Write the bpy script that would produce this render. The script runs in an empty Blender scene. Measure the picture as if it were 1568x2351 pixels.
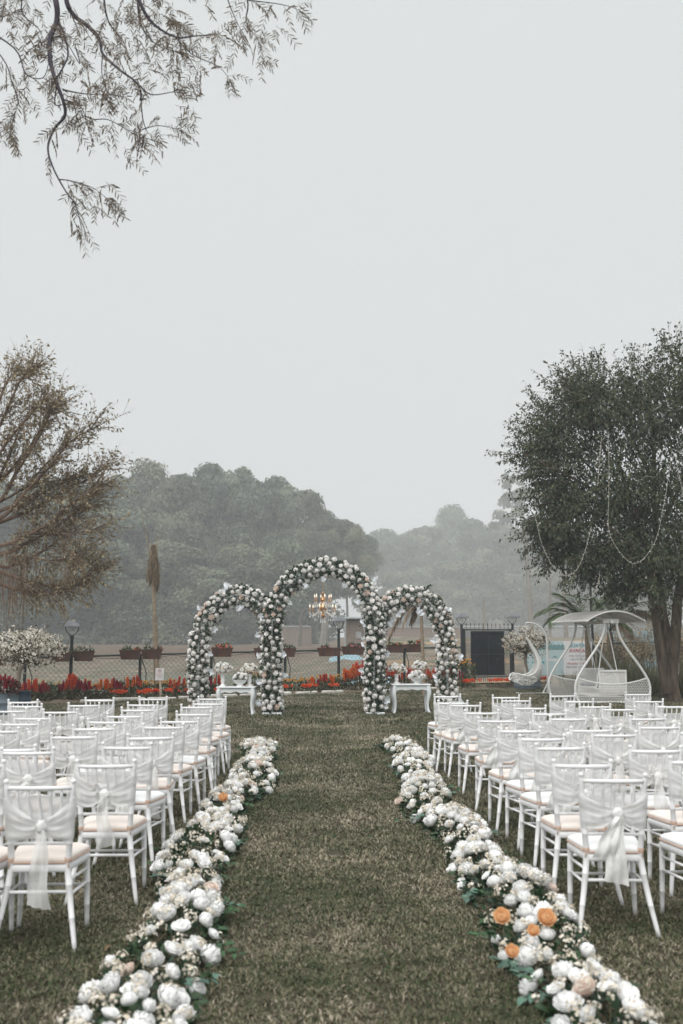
import bpy, math, random
import numpy as np
from mathutils import Vector, Matrix, Euler

R = math.radians
random.seed(7)
rng = np.random.default_rng(7)
scn = bpy.context.scene
col = scn.collection
PI = math.pi

# ------------------------------------------------------------------ camera
CAM_H, YAW, PITCH, FPX = 1.71, R(1.05), R(7.19), 2286.0
cam_d = bpy.data.cameras.new('camera')
cam_d.sensor_fit = 'VERTICAL'
cam_d.sensor_height = 36.0
cam_d.sensor_width = 24.0
cam_d.lens = 35.0
cam_d.clip_start = 0.1
cam_d.clip_end = 3000.0
cam_d.dof.use_dof = True
cam_d.dof.focus_distance = 20.0
cam_d.dof.aperture_fstop = 2.6
cam_d.dof.aperture_blades = 9
cam = bpy.data.objects.new('camera', cam_d)
cam.location = (0, 0, CAM_H)
cam.rotation_euler = (R(90) + PITCH, 0, -YAW)
col.objects.link(cam)
scn.camera = cam

# ------------------------------------------------------------------ sky, sun, exposure
world = bpy.data.worlds.new('World')
scn.world = world
world.use_nodes = True
wn, wl = world.node_tree.nodes, world.node_tree.links
wn.clear()
SUN_EL, SUN_ROT = R(46), R(205)
sky = wn.new('ShaderNodeTexSky')
sky.sky_type = 'NISHITA'
sky.sun_disc = False
sky.sun_elevation = SUN_EL
sky.sun_rotation = SUN_ROT
sky.air_density = 1.0
sky.dust_density = 6.0
sky.ozone_density = 1.0
hsv = wn.new('ShaderNodeHueSaturation')
hsv.inputs['Saturation'].default_value = 0.10
wl.new(sky.outputs['Color'], hsv.inputs['Color'])
# overcast layer: even pale grey, a little brighter towards the zenith
tc = wn.new('ShaderNodeTexCoord')
sep = wn.new('ShaderNodeSeparateXYZ')
wl.new(tc.outputs['Generated'], sep.inputs[0])
ramp = wn.new('ShaderNodeValToRGB')
ramp.color_ramp.elements[0].position = 0.0
ramp.color_ramp.elements[0].color = (0.535, 0.553, 0.556, 1)
ramp.color_ramp.elements[1].position = 1.0
ramp.color_ramp.elements[1].color = (1.55, 1.56, 1.55, 1)
e = ramp.color_ramp.elements.new(0.62)
e.color = (0.560, 0.583, 0.581, 1)
wl.new(sep.outputs['Z'], ramp.inputs['Fac'])
mul = wn.new('ShaderNodeVectorMath')
mul.operation = 'SCALE'
mul.inputs['Scale'].default_value = 10.4
wl.new(ramp.outputs['Color'], mul.inputs[0])
mix = wn.new('ShaderNodeMix')
mix.data_type = 'RGBA'
mix.inputs['Factor'].default_value = 0.93
wl.new(hsv.outputs['Color'], mix.inputs['A'])
wl.new(mul.outputs['Vector'], mix.inputs['B'])
bg = wn.new('ShaderNodeBackground')
bg.inputs['Strength'].default_value = 0.10
wl.new(mix.outputs['Result'], bg.inputs['Color'])
wout = wn.new('ShaderNodeOutputWorld')
wl.new(bg.outputs[0], wout.inputs['Surface'])

sun_d = bpy.data.lights.new('sun', 'SUN')
sun_d.energy = 1.5
sun_d.angle = R(50)
sun_d.color = (1.0, 0.975, 0.94)
sun = bpy.data.objects.new('sun', sun_d)
sd = Vector((math.sin(SUN_ROT) * math.cos(SUN_EL), math.cos(SUN_ROT) * math.cos(SUN_EL), math.sin(SUN_EL)))
sun.rotation_euler = (-sd).to_track_quat('-Z', 'Y').to_euler()
sun.location = (0, 0, 60)
col.objects.link(sun)

scn.view_settings.view_transform = 'Standard'
scn.view_settings.look = 'None'
scn.view_settings.exposure = 0.40
scn.view_settings.gamma = 1.0
scn.view_settings.use_curve_mapping = False
scn.cycles.max_bounces = 8
scn.cycles.diffuse_bounces = 5
scn.cycles.glossy_bounces = 2
scn.cycles.transmission_bounces = 4
scn.cycles.transparent_max_bounces = 8
scn.cycles.volume_bounces = 1
scn.cycles.use_denoising = True
scn.cycles.use_adaptive_sampling = False

# ------------------------------------------------------------------ helpers
_f = Vector((math.sin(YAW) * math.cos(PITCH), math.cos(YAW) * math.cos(PITCH), math.sin(PITCH)))
_r = Vector((math.cos(YAW), -math.sin(YAW), 0))
_u = _r.cross(_f)


def at(x, y, d):
    """Survey helper: the world point seen at photo position (x, y) (1568 x 2351 frame) that lies d metres down the aisle."""
    v = _f + _r * ((x - 784.0) / FPX) + _u * ((1175.5 - y) / FPX)
    t = d / v.y
    return Vector((v.x * t, d, CAM_H + v.z * t))


def gx(x, d):
    return at(x, 1464, d).x


def tag(o, label=None, cat=None, group=None, kind=None):
    if label: o['label'] = label
    if cat: o['category'] = cat
    if group: o['group'] = group
    if kind: o['kind'] = kind
    return o


def thing(name, label, cat, loc=(0, 0, 0), rz=0.0, group=None):
    o = bpy.data.objects.new(name, None)
    o.empty_display_size = 0.2
    o.location = loc
    o.rotation_euler = (0, 0, rz)
    col.objects.link(o)
    return tag(o, label, cat, group)


def link(name, me, parent=None, loc=None, rot=None, scale=None, kind=None, label=None):
    o = bpy.data.objects.new(name, me)
    if parent is not None: o.parent = parent
    if loc is not None: o.location = loc
    if rot is not None: o.rotation_euler = rot
    if scale is not None: o.scale = (scale,) * 3 if isinstance(scale, (int, float)) else scale
    if kind: o['kind'] = kind
    if label: o['label'] = label
    col.objects.link(o)
    return o


def basis(direction):
    """3x3 whose Z axis is the direction"""
    return Vector(direction).normalized().to_track_quat('Z', 'Y').to_matrix()


class MB:
    """collects shapes, then becomes one mesh"""
    def __init__(s):
        s.v, s.f, s.m = [], [], []

    def add(s, vs, fs, mi=0):
        o = len(s.v)
        s.v += [tuple(p) for p in vs]
        s.f += [tuple(i + o for i in f) for f in fs]
        s.m += [mi] * len(fs)

    def box(s, c, size, rot=None, mi=0, bevel=0.0):
        x, y, z = (q / 2 for q in size)
        if bevel > 0:
            b = min(bevel, x * .9, y * .9, z * .9)
            vs, fs = [], []
            for sz in (-1, 1):
                for ring in ((x - b, y - b, z), (x, y, z - b)) if sz > 0 else ((x, y, z - b), (x - b, y - b, z)):
                    for sx, sy in ((-1, -1), (1, -1), (1, 1), (-1, 1)):
                        vs.append(Vector((sx * ring[0], sy * ring[1], sz * ring[2])))
            # rings in order: bottom outer(0) bottom inner(1) top inner(2) top outer(3) -> reorder
            order = [4, 5, 6, 7, 0, 1, 2, 3, 12, 13, 14, 15, 8, 9, 10, 11]
            vs = [vs[i] for i in order]
            fs.append((3, 2, 1, 0))
            for k in range(3):
                for j in range(4):
                    a, b2 = k * 4 + j, k * 4 + (j + 1) % 4
                    fs.append((a, b2, b2 + 4, a + 4))
            fs.append((12, 13, 14, 15))
        else:
            vs = [Vector((sx * x, sy * y, sz * z)) for sz in (-1, 1) for sx, sy in ((-1, -1), (1, -1), (1, 1), (-1, 1))]
            fs = [(3, 2, 1, 0), (4, 5, 6, 7), (0, 1, 5, 4), (1, 2, 6, 5), (2, 3, 7, 6), (3, 0, 4, 7)]
        if rot is not None:
            M = Euler(rot).to_matrix() if not isinstance(rot, Matrix) else rot
            vs = [M @ p for p in vs]
        c = Vector(c)
        s.add([p + c for p in vs], fs, mi)

    def tube(s, pts, r, n=8, mi=0, cap=True, twist=0.0, flat=1.0):
        pts = [Vector(p) for p in pts]
        rs = list(r) if isinstance(r, (list, tuple)) else [r] * len(pts)
        T0 = (pts[1] - pts[0]).normalized()
        N = T0.orthogonal().normalized()
        if abs(T0.z) > .5:
            N = (Vector((1, 0, 0)) - T0 * T0.x).normalized()
        o = len(s.v)
        vs, fs = [], []
        for i, p in enumerate(pts):
            if i == 0: T = T0
            elif i == len(pts) - 1: T = (pts[i] - pts[i - 1]).normalized()
            else:
                T = (pts[i + 1] - pts[i - 1])
                T = T.normalized() if T.length > 1e-9 else T0
            N = (N - T * N.dot(T))
            N = N.normalized() if N.length > 1e-6 else T.orthogonal().normalized()
            B = T.cross(N)
            for j in range(n):
                a = 2 * PI * j / n + twist
                vs.append(p + (N * math.cos(a) + B * math.sin(a) * flat) * rs[i])
        for i in range(len(pts) - 1):
            for j in range(n):
                a, b = i * n + j, i * n + (j + 1) % n
                fs.append((a, b, b + n, a + n))
        if cap:
            fs.append(tuple(range(n - 1, -1, -1)))
            k = (len(pts) - 1) * n
            fs.append(tuple(k + j for j in range(n)))
        s.add(vs, fs, mi)

    def lathe(s, prof, n=16, c=(0, 0, 0), mi=0, cap=True):
        c = Vector(c)
        vs, fs = [], []
        for r, z in prof:
            for j in range(n):
                a = 2 * PI * j / n
                vs.append(c + Vector((r * math.cos(a), r * math.sin(a), z)))
        for i in range(len(prof) - 1):
            for j in range(n):
                a, b = i * n + j, i * n + (j + 1) % n
                fs.append((a, b, b + n, a + n))
        if cap:
            fs.append(tuple(range(n - 1, -1, -1)))
            k = (len(prof) - 1) * n
            fs.append(tuple(k + j for j in range(n)))
        s.add(vs, fs, mi)

    def grid(s, P, mi=0):
        """P[i][j] points -> quads"""
        ni, nj = len(P), len(P[0])
        vs = [p for row in P for p in row]
        fs = [(i * nj + j, i * nj + j + 1, (i + 1) * nj + j + 1, (i + 1) * nj + j) for i in range(ni - 1) for j in range(nj - 1)]
        s.add(vs, fs, mi)

    def mesh(s, name, mats, smooth=True, autosmooth=None):
        me = bpy.data.meshes.new(name)
        me.from_pydata(s.v, [], s.f)
        for m in (mats if isinstance(mats, (list, tuple)) else [mats]):
            me.materials.append(m)
        if len(me.materials) > 1:
            me.polygons.foreach_set('material_index', s.m)
        if smooth:
            me.polygons.foreach_set('use_smooth', [True] * len(me.polygons))
            if autosmooth:
                me.set_sharp_from_angle(angle=R(autosmooth))
        me.update()
        return me

    def build(s, name, mats, parent=None, smooth=True, autosmooth=40, **k):
        return link(name, s.mesh(name, mats, smooth, autosmooth), parent, **k)


def scatter_mesh(name, tv, tf, pos, rot, scl, mat, smooth=False, var=None):
    """N copies of a small template (all faces the same size) baked into one mesh, with a per-copy random float 'var'."""
    tv = np.asarray(tv, float); tf = np.asarray(tf, int)
    pos = np.asarray(pos, float); rot = np.asarray(rot, float); scl = np.asarray(scl, float)
    N, k, q = len(pos), len(tv), tf.shape[1]
    if scl.ndim == 1: scl = np.repeat(scl[:, None], 3, 1)
    V = np.einsum('nij,nkj->nki', rot, tv[None] * scl[:, None, :]) + pos[:, None, :]
    F = (tf[None] + (np.arange(N) * k)[:, None, None]).reshape(-1, q)
    me = bpy.data.meshes.new(name)
    me.vertices.add(N * k)
    me.vertices.foreach_set('co', V.reshape(-1).astype(np.float32))
    nf = len(F)
    me.loops.add(nf * q)
    me.loops.foreach_set('vertex_index', F.reshape(-1).astype(np.int32))
    me.polygons.add(nf)
    me.polygons.foreach_set('loop_start', (np.arange(nf) * q).astype(np.int32))
    me.polygons.foreach_set('loop_total', np.full(nf, q, np.int32))
    if smooth: me.polygons.foreach_set('use_smooth', np.ones(nf, bool))
    a = me.attributes.new('var', 'FLOAT', 'POINT')
    a.data.foreach_set('value', np.repeat(rng.random(N) if var is None else var, k).astype(np.float32))
    me.materials.append(mat)
    me.update(calc_edges=True)
    return me


def rots(dirs, spin=None):
    """rotation matrices (N,3,3) whose local Y points along dirs, random roll"""
    d = np.asarray(dirs, float)
    d = d / (np.linalg.norm(d, axis=1, keepdims=True) + 1e-9)
    h = rng.normal(size=d.shape)
    x = np.cross(d, h); x /= (np.linalg.norm(x, axis=1, keepdims=True) + 1e-9)
    z = np.cross(x, d)
    return np.stack([x, d, z], axis=2)


def rots_up(dirs, tilt=0.5):
    """local Y along dirs, local Z as near to up as it goes (leaf faces the sky), with jitter"""
    d = np.asarray(dirs, float)
    d = d / (np.linalg.norm(d, axis=1, keepdims=True) + 1e-9)
    up = np.array([0, 0, 1.0]) + rng.normal(size=d.shape) * tilt
    x = np.cross(d, up); x /= (np.linalg.norm(x, axis=1, keepdims=True) + 1e-9)
    z = np.cross(x, d)
    return np.stack([x, d, z], axis=2)


def rots_n(d, nrm, jit=.4):
    """local Y along d, local Z as near to nrm as it goes"""
    d = np.asarray(d, float); nrm = np.asarray(nrm, float)
    d = d / (np.linalg.norm(d, axis=1, keepdims=True) + 1e-9)
    nrm = nrm / (np.linalg.norm(nrm, axis=1, keepdims=True) + 1e-9) + rng.normal(size=d.shape) * jit
    x = np.cross(d, nrm); x /= (np.linalg.norm(x, axis=1, keepdims=True) + 1e-9)
    return np.stack([x, d, np.cross(x, d)], axis=2)


def sphere_dirs(n):
    v = rng.normal(size=(n, 3))
    return v / np.linalg.norm(v, axis=1, keepdims=True)


# ------------------------------------------------------------------ materials
def mat(name, c1, c2=None, scale=6.0, rough=0.6, bump=0.0, bscale=60.0, rnd=0.0, trans=0.0, metal=0.0, spec=0.35,
        var=False, sheer=0.0, detail=3.0, stretch=None, chips=None, coat=0.0, emit=None):
    m = bpy.data.materials.new(name)
    m.use_nodes = True
    n, l = m.node_tree.nodes, m.node_tree.links
    n.clear()
    out = n.new('ShaderNodeOutputMaterial')
    p = n.new('ShaderNodeBsdfPrincipled')
    p.inputs['Roughness'].default_value = rough
    p.inputs['Metallic'].default_value = metal
    p.inputs['Specular IOR Level'].default_value = spec
    p.inputs['Coat Weight'].default_value = coat
    c2 = c2 or c1
    tc = n.new('ShaderNodeTexCoord')
    vec = tc.outputs['Object']
    if stretch:
        mp = n.new('ShaderNodeMapping')
        mp.inputs['Scale'].default_value = stretch
        l.new(vec, mp.inputs['Vector'])
        vec = mp.outputs['Vector']
    mx = n.new('ShaderNodeMix'); mx.data_type = 'RGBA'
    mx.inputs['A'].default_value = (*c1, 1); mx.inputs['B'].default_value = (*c2, 1)
    if var:
        at_ = n.new('ShaderNodeAttribute'); at_.attribute_name = 'var'
        l.new(at_.outputs['Fac'], mx.inputs['Factor'])
    else:
        no = n.new('ShaderNodeTexNoise')
        no.inputs['Scale'].default_value = scale; no.inputs['Detail'].default_value = detail
        l.new(vec, no.inputs['Vector'])
        mr = n.new('ShaderNodeMapRange')
        mr.inputs['From Min'].default_value = 0.3; mr.inputs['From Max'].default_value = 0.7
        l.new(no.outputs['Fac'], mr.inputs['Value'])
        l.new(mr.outputs['Result'], mx.inputs['Factor'])
    color = mx.outputs['Result']
    if chips:
        cn = n.new('ShaderNodeTexNoise'); cn.inputs['Scale'].default_value = chips[0]; cn.inputs['Detail'].default_value = 2
        l.new(vec, cn.inputs['Vector'])
        cr = n.new('ShaderNodeMapRange'); cr.inputs['From Min'].default_value = chips[1]; cr.inputs['From Max'].default_value = chips[1] + .03
        l.new(cn.outputs['Fac'], cr.inputs['Value'])
        cm = n.new('ShaderNodeMix'); cm.data_type = 'RGBA'
        cm.inputs['B'].default_value = (*chips[2], 1)
        l.new(cr.outputs['Result'], cm.inputs['Factor']); l.new(color, cm.inputs['A'])
        color = cm.outputs['Result']
    if rnd:
        oi = n.new('ShaderNodeObjectInfo')
        hs = n.new('ShaderNodeHueSaturation')
        r2 = n.new('ShaderNodeMapRange')
        r2.inputs['To Min'].default_value = 1 - rnd; r2.inputs['To Max'].default_value = 1 + rnd
        l.new(oi.outputs['Random'], r2.inputs['Value'])
        l.new(r2.outputs['Result'], hs.inputs['Value'])
        l.new(color, hs.inputs['Color'])
        color = hs.outputs['Color']
    l.new(color, p.inputs['Base Color'])
    if bump:
        bn = n.new('ShaderNodeTexNoise'); bn.inputs['Scale'].default_value = bscale; bn.inputs['Detail'].default_value = 4
        l.new(vec, bn.inputs['Vector'])
        bp = n.new('ShaderNodeBump'); bp.inputs['Strength'].default_value = bump; bp.inputs['Distance'].default_value = 0.02
        l.new(bn.outputs['Fac'], bp.inputs['Height'])
        l.new(bp.outputs['Normal'], p.inputs['Normal'])
    if emit:
        p.inputs['Emission Color'].default_value = (*emit[0], 1); p.inputs['Emission Strength'].default_value = emit[1]
    sh = p.outputs[0]
    if trans:
        tr = n.new('ShaderNodeBsdfTranslucent')
        l.new(color, tr.inputs['Color'])
        ms = n.new('ShaderNodeMixShader'); ms.inputs[0].default_value = trans
        l.new(sh, ms.inputs[1]); l.new(tr.outputs[0], ms.inputs[2])
        sh = ms.outputs[0]
    if sheer:
        tp = n.new('ShaderNodeBsdfTransparent')
        m2 = n.new('ShaderNodeMixShader'); m2.inputs[0].default_value = sheer
        l.new(sh, m2.inputs[1]); l.new(tp.outputs[0], m2.inputs[2])
        sh = m2.outputs[0]
    l.new(sh, out.inputs['Surface'])
    return m


M = {}
M['chair'] = mat('chair_paint', (.78, .785, .795), (.83, .83, .84), 9, rough=.42, chips=(26, .735, (.30, .29, .28)), rnd=.03)
M['sash'] = mat('sash_cloth', (.85, .85, .85), (.89, .89, .885), 5, rough=.7, bump=.12, bscale=90, trans=.25, sheer=.30)
M['satin'] = mat('satin', (.82, .82, .81), (.87, .87, .86), 6, rough=.35, bump=.25, bscale=30, trans=.15)
M['cushion'] = mat('cushion_blush', (.80, .71, .65), (.84, .77, .72), 4, rough=.8, rnd=.04)
M['cushion_white'] = mat('cushion_white', (.83, .83, .83), (.87, .87, .87), 4, rough=.75)
M['piping'] = mat('cushion_piping', (.52, .36, .28), (.62, .46, .38), 8, rough=.8)
M['rose'] = mat('rose_cream', (.925, .90, .875), (.94, .93, .915), 3, rough=.6, rnd=.04, trans=.04)
M['rose_white'] = mat('rose_white', (.91, .91, .905), (.935, .935, .93), 3, rough=.55, rnd=.03, trans=.05)
M['rose_blush'] = mat('rose_blush', (.80, .66, .58), (.84, .74, .67), 3, rough=.6, rnd=.05, trans=.16)
M['rose_peach'] = mat('rose_peach', (.80, .47, .22), (.86, .60, .36), 9, rough=.6, trans=.16)
M['blossom'] = mat('blossom_cream', (.66, .58, .46), (.88, .84, .76), var=True, rough=.7, trans=.2)
M['leaf'] = mat('rose_leaf', (.018, .055, .028), (.05, .12, .035), 3, rough=.42, rnd=.35, trans=.12)
M['leaf_grey'] = mat('eucalyptus_leaf', (.06, .13, .10), (.11, .19, .14), 3, rough=.5, rnd=.3, trans=.1)
M['foliage'] = mat('arch_foliage', (.008, .026, .014), (.04, .085, .032), var=True, rough=.45, trans=.15)
M['twig'] = mat('twig', (.10, .075, .045), (.18, .14, .09), 12, rough=.8)
M['white_leaf'] = mat('white_leaf', (.76, .80, .86), (.84, .87, .90), 5, rough=.5, trans=.2)
M['white_paint'] = mat('white_paint', (.74, .78, .80), (.80, .83, .84), 5, rough=.38)
M['ceramic'] = mat('white_ceramic', (.80, .80, .79), (.84, .84, .83), 5, rough=.3)
M['brass'] = mat('brass', (.62, .34, .15), (.72, .44, .22), 12, rough=.28, metal=.9)
M['pearl'] = mat('pale_arm', (.80, .74, .66), (.84, .79, .72), 12, rough=.3)
M['bulb'] = mat('candle_bulb', (.9, .85, .75), rough=.3, emit=((1.0, .82, .62), .55))
M['candle'] = mat('candle_sleeve', (.62, .32, .16), (.70, .42, .24), 30, rough=.4)
M['crystal'] = mat('crystal', (.86, .86, .86), rough=.08, spec=.8)
M['soil'] = mat('soil', (.10, .075, .055), (.19, .15, .11), 5, rough=.95, bump=.8, bscale=14)
M['stone'] = mat('edging_stone', (.52, .49, .45), (.68, .66, .62), 6, rough=.85, bump=.4, bscale=20, rnd=.1)
M['black_metal'] = mat('black_metal', (.016, .020, .024), (.035, .04, .045), 6, rough=.5)
M['green_metal'] = mat('green_metal', (.012, .026, .024), (.03, .045, .042), 6, rough=.55)
M['lamp_glass'] = mat('lamp_cap', (.13, .14, .15), (.20, .21, .22), 6, rough=.35)
M['planter'] = mat('planter_brown', (.075, .034, .024), (.11, .055, .042), 5, rough=.6, rnd=.12)
M['wire'] = mat('galvanised_wire', (.10, .10, .095), (.17, .16, .15), 9, rough=.6)
M['pot_plant'] = mat('pot_plant_leaf', (.03, .07, .025), (.10, .15, .06), var=True, rough=.6, trans=.15)
M['pink'] = mat('pink_petal', (.62, .08, .18), (.80, .30, .38), var=True, rough=.6, trans=.15)
M['coral'] = mat('coral_petal', (.72, .06, .045), (.80, .22, .16), var=True, rough=.6, trans=.15)
M['mauve'] = mat('mauve_petal', (.42, .26, .32), (.68, .60, .62), var=True, rough=.6, trans=.15)
M['bark'] = mat('bark', (.040, .030, .023), (.145, .108, .08), 9, rough=.95, bump=1.0, bscale=26, stretch=(1, 1, .25))
M['bark_pale'] = mat('bark_pale', (.22, .18, .14), (.36, .31, .25), 4, rough=.95, bump=.5, bscale=18, stretch=(1, 1, .3))
M['bark_far'] = mat('bark_far', (.09, .08, .065), (.16, .14, .115), 2, rough=.95)
M['bark_far_pale'] = mat('bark_far_pale', (.16, .15, .13), (.24, .22, .19), 2, rough=.95)
M['branch_red'] = mat('branch_brown', (.13, .085, .06), (.24, .165, .12), 6, rough=.9, bump=.4, bscale=30)
M['neem_bark'] = mat('neem_bark', (.06, .055, .075), (.11, .10, .12), 9, rough=.85, bump=.4, bscale=40)
M['neem_leaf'] = mat('neem_leaf', (.24, .20, .18), (.38, .32, .25), var=True, rough=.6, trans=.5)
M['ficus_leaf'] = mat('ficus_leaf', (.006, .022, .010), (.115, .135, .07), var=True, rough=.40, trans=.22, spec=.35)
M['dry_leaf'] = mat('dry_leaf', (.14, .115, .06), (.46, .38, .25), var=True, rough=.7, trans=.25)
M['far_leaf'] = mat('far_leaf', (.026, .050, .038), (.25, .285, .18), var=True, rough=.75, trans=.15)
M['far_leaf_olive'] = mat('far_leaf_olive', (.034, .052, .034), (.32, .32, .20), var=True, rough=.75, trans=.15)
M['bougain'] = mat('white_bract', (.70, .64, .54), (.86, .83, .77), var=True, rough=.7, trans=.25)
M['bougain_leaf'] = mat('bougainvillea_leaf', (.07, .06, .035), (.15, .125, .075), var=True, rough=.7, trans=.2)
M['drum'] = mat('blue_drum', (.022, .045, .075), (.035, .065, .10), 4, rough=.45, chips=(14, .70, (.10, .10, .10)))
M['drum_grey'] = mat('grey_blue_drum', (.10, .135, .16), (.14, .175, .20), 4, rough=.5, chips=(14, .72, (.05, .06, .07)))
M['palm_trunk'] = mat('dry_palm_trunk', (.22, .17, .12), (.34, .28, .205), 6, rough=.9, bump=.5, bscale=16, stretch=(.6, .6, 2.5))
M['palm_dry'] = mat('dry_frond', (.17, .125, .085), (.33, .26, .185), var=True, rough=.8, trans=.15)
M['palm_green'] = mat('green_frond', (.04, .08, .03), (.17, .22, .10), var=True, rough=.55, trans=.2)
M['tuft'] = mat('tussock_blade', (.05, .085, .03), (.23, .21, .12), var=True, rough=.6, trans=.2)
M['wicker'] = mat('white_wicker', (.70, .69, .66), (.80, .79, .77), 9, rough=.55)
M['swing_paint'] = mat('swing_paint', (.74, .74, .72), (.80, .80, .785), 4, rough=.4)
M['roof_cloth'] = mat('canopy_sheet', (.72, .68, .64), (.84, .82, .80), 3, rough=.7, trans=.4)
M['blue_cushion'] = mat('navy_cushion', (.018, .045, .085), (.03, .06, .11), 4, rough=.8)
M['sign_white'] = mat('sign_white', (.76, .76, .77), (.80, .80, .81), 3, rough=.5)
M['sign_sky'] = mat('sign_pale_blue', (.50, .64, .68), (.56, .68, .71), 2, rough=.5)
M['sign_water'] = mat('sign_water', (.46, .60, .62), (.54, .66, .67), 3, rough=.5)
M['sign_trees'] = mat('sign_trees', (.14, .27, .29), (.24, .40, .40), 20, rough=.5)
M['sign_teal'] = mat('sign_teal', (.02, .36, .42), rough=.5)
M['sign_red'] = mat('sign_red', (.48, .045, .05), rough=.5)
M['sign_grey'] = mat('sign_grey', (.16, .17, .20), rough=.5)
M['sign_pink'] = mat('sign_soft_red', (.55, .20, .20), rough=.5)
M['wood_pale'] = mat('pale_wood', (.52, .42, .32), (.62, .52, .41), 8, rough=.8)
M['brick_far'] = mat('far_brick', (.17, .13, .11), (.25, .20, .17), 6, rough=.95)
M['concrete'] = mat('concrete', (.26, .27, .27), (.36, .37, .37), 3, rough=.95)
M['tin'] = mat('tin_sheet', (.36, .40, .42), (.46, .50, .52), 3, rough=.6)
M['tarp'] = mat('blue_tarp', (.20, .33, .39), (.30, .43, .48), 4, rough=.7)
M['string'] = mat('light_cord', (.38, .36, .32), (.48, .46, .42), 9, rough=.6)
M['plume_crimson'] = mat('plume_crimson', (.26, .012, .04), (.46, .025, .05), var=True, rough=.8, trans=.15)
M['plume_red'] = mat('plume_red', (.52, .045, .025), (.74, .13, .035), var=True, rough=.8, trans=.15)
M['plume_orange'] = mat('plume_orange', (.68, .10, .015), (.78, .26, .03), var=True, rough=.8, trans=.15)
M['marigold'] = mat('marigold', (.72, .30, .02), (.80, .46, .05), var=True, rough=.8, trans=.15)
M['marigold_pale'] = mat('marigold_pale', (.70, .60, .34), (.78, .72, .52), var=True, rough=.8, trans=.15)
M['salvia'] = mat('salvia', (.72, .06, .015), (.80, .16, .03), var=True, rough=.8, trans=.15)
M['bed_leaf'] = mat('bed_leaf', (.04, .07, .028), (.13, .14, .06), var=True, rough=.7, trans=.15)
M['celosia_leaf'] = mat('celosia_leaf', (.055, .055, .03), (.14, .13, .06), var=True, rough=.7, trans=.15)

# ================================================================== THE SETTING
def smooth(a, b, t):
    t = np.clip((t - a) / (b - a), 0, 1)
    return t * t * (3 - 2 * t)


def gz(X, Y):
    X = np.asarray(X, float); Y = np.asarray(Y, float)
    s = Y - .65 * np.clip(X, -30, 30) - 33.2
    z = -0.30 * smooth(0, 7, s)
    left = 0.60 * smooth(26, 70, s) + 0.2 * smooth(70, 120, s)
    right = 0.35 * smooth(8, 20, s) + 0.5 * smooth(22, 34, s) + 1.1 * smooth(36, 60, s)
    w = smooth(-2, 6, X)
    z = z + left * (1 - w) + right * w
    wob = .10 * np.sin(X * .55 + Y * .23) + .07 * np.sin(X * .21 - Y * .47 + 1.3) + .04 * np.sin(X * 1.3 + Y * .9)
    return z + wob * smooth(1.5, 8, s)


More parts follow.
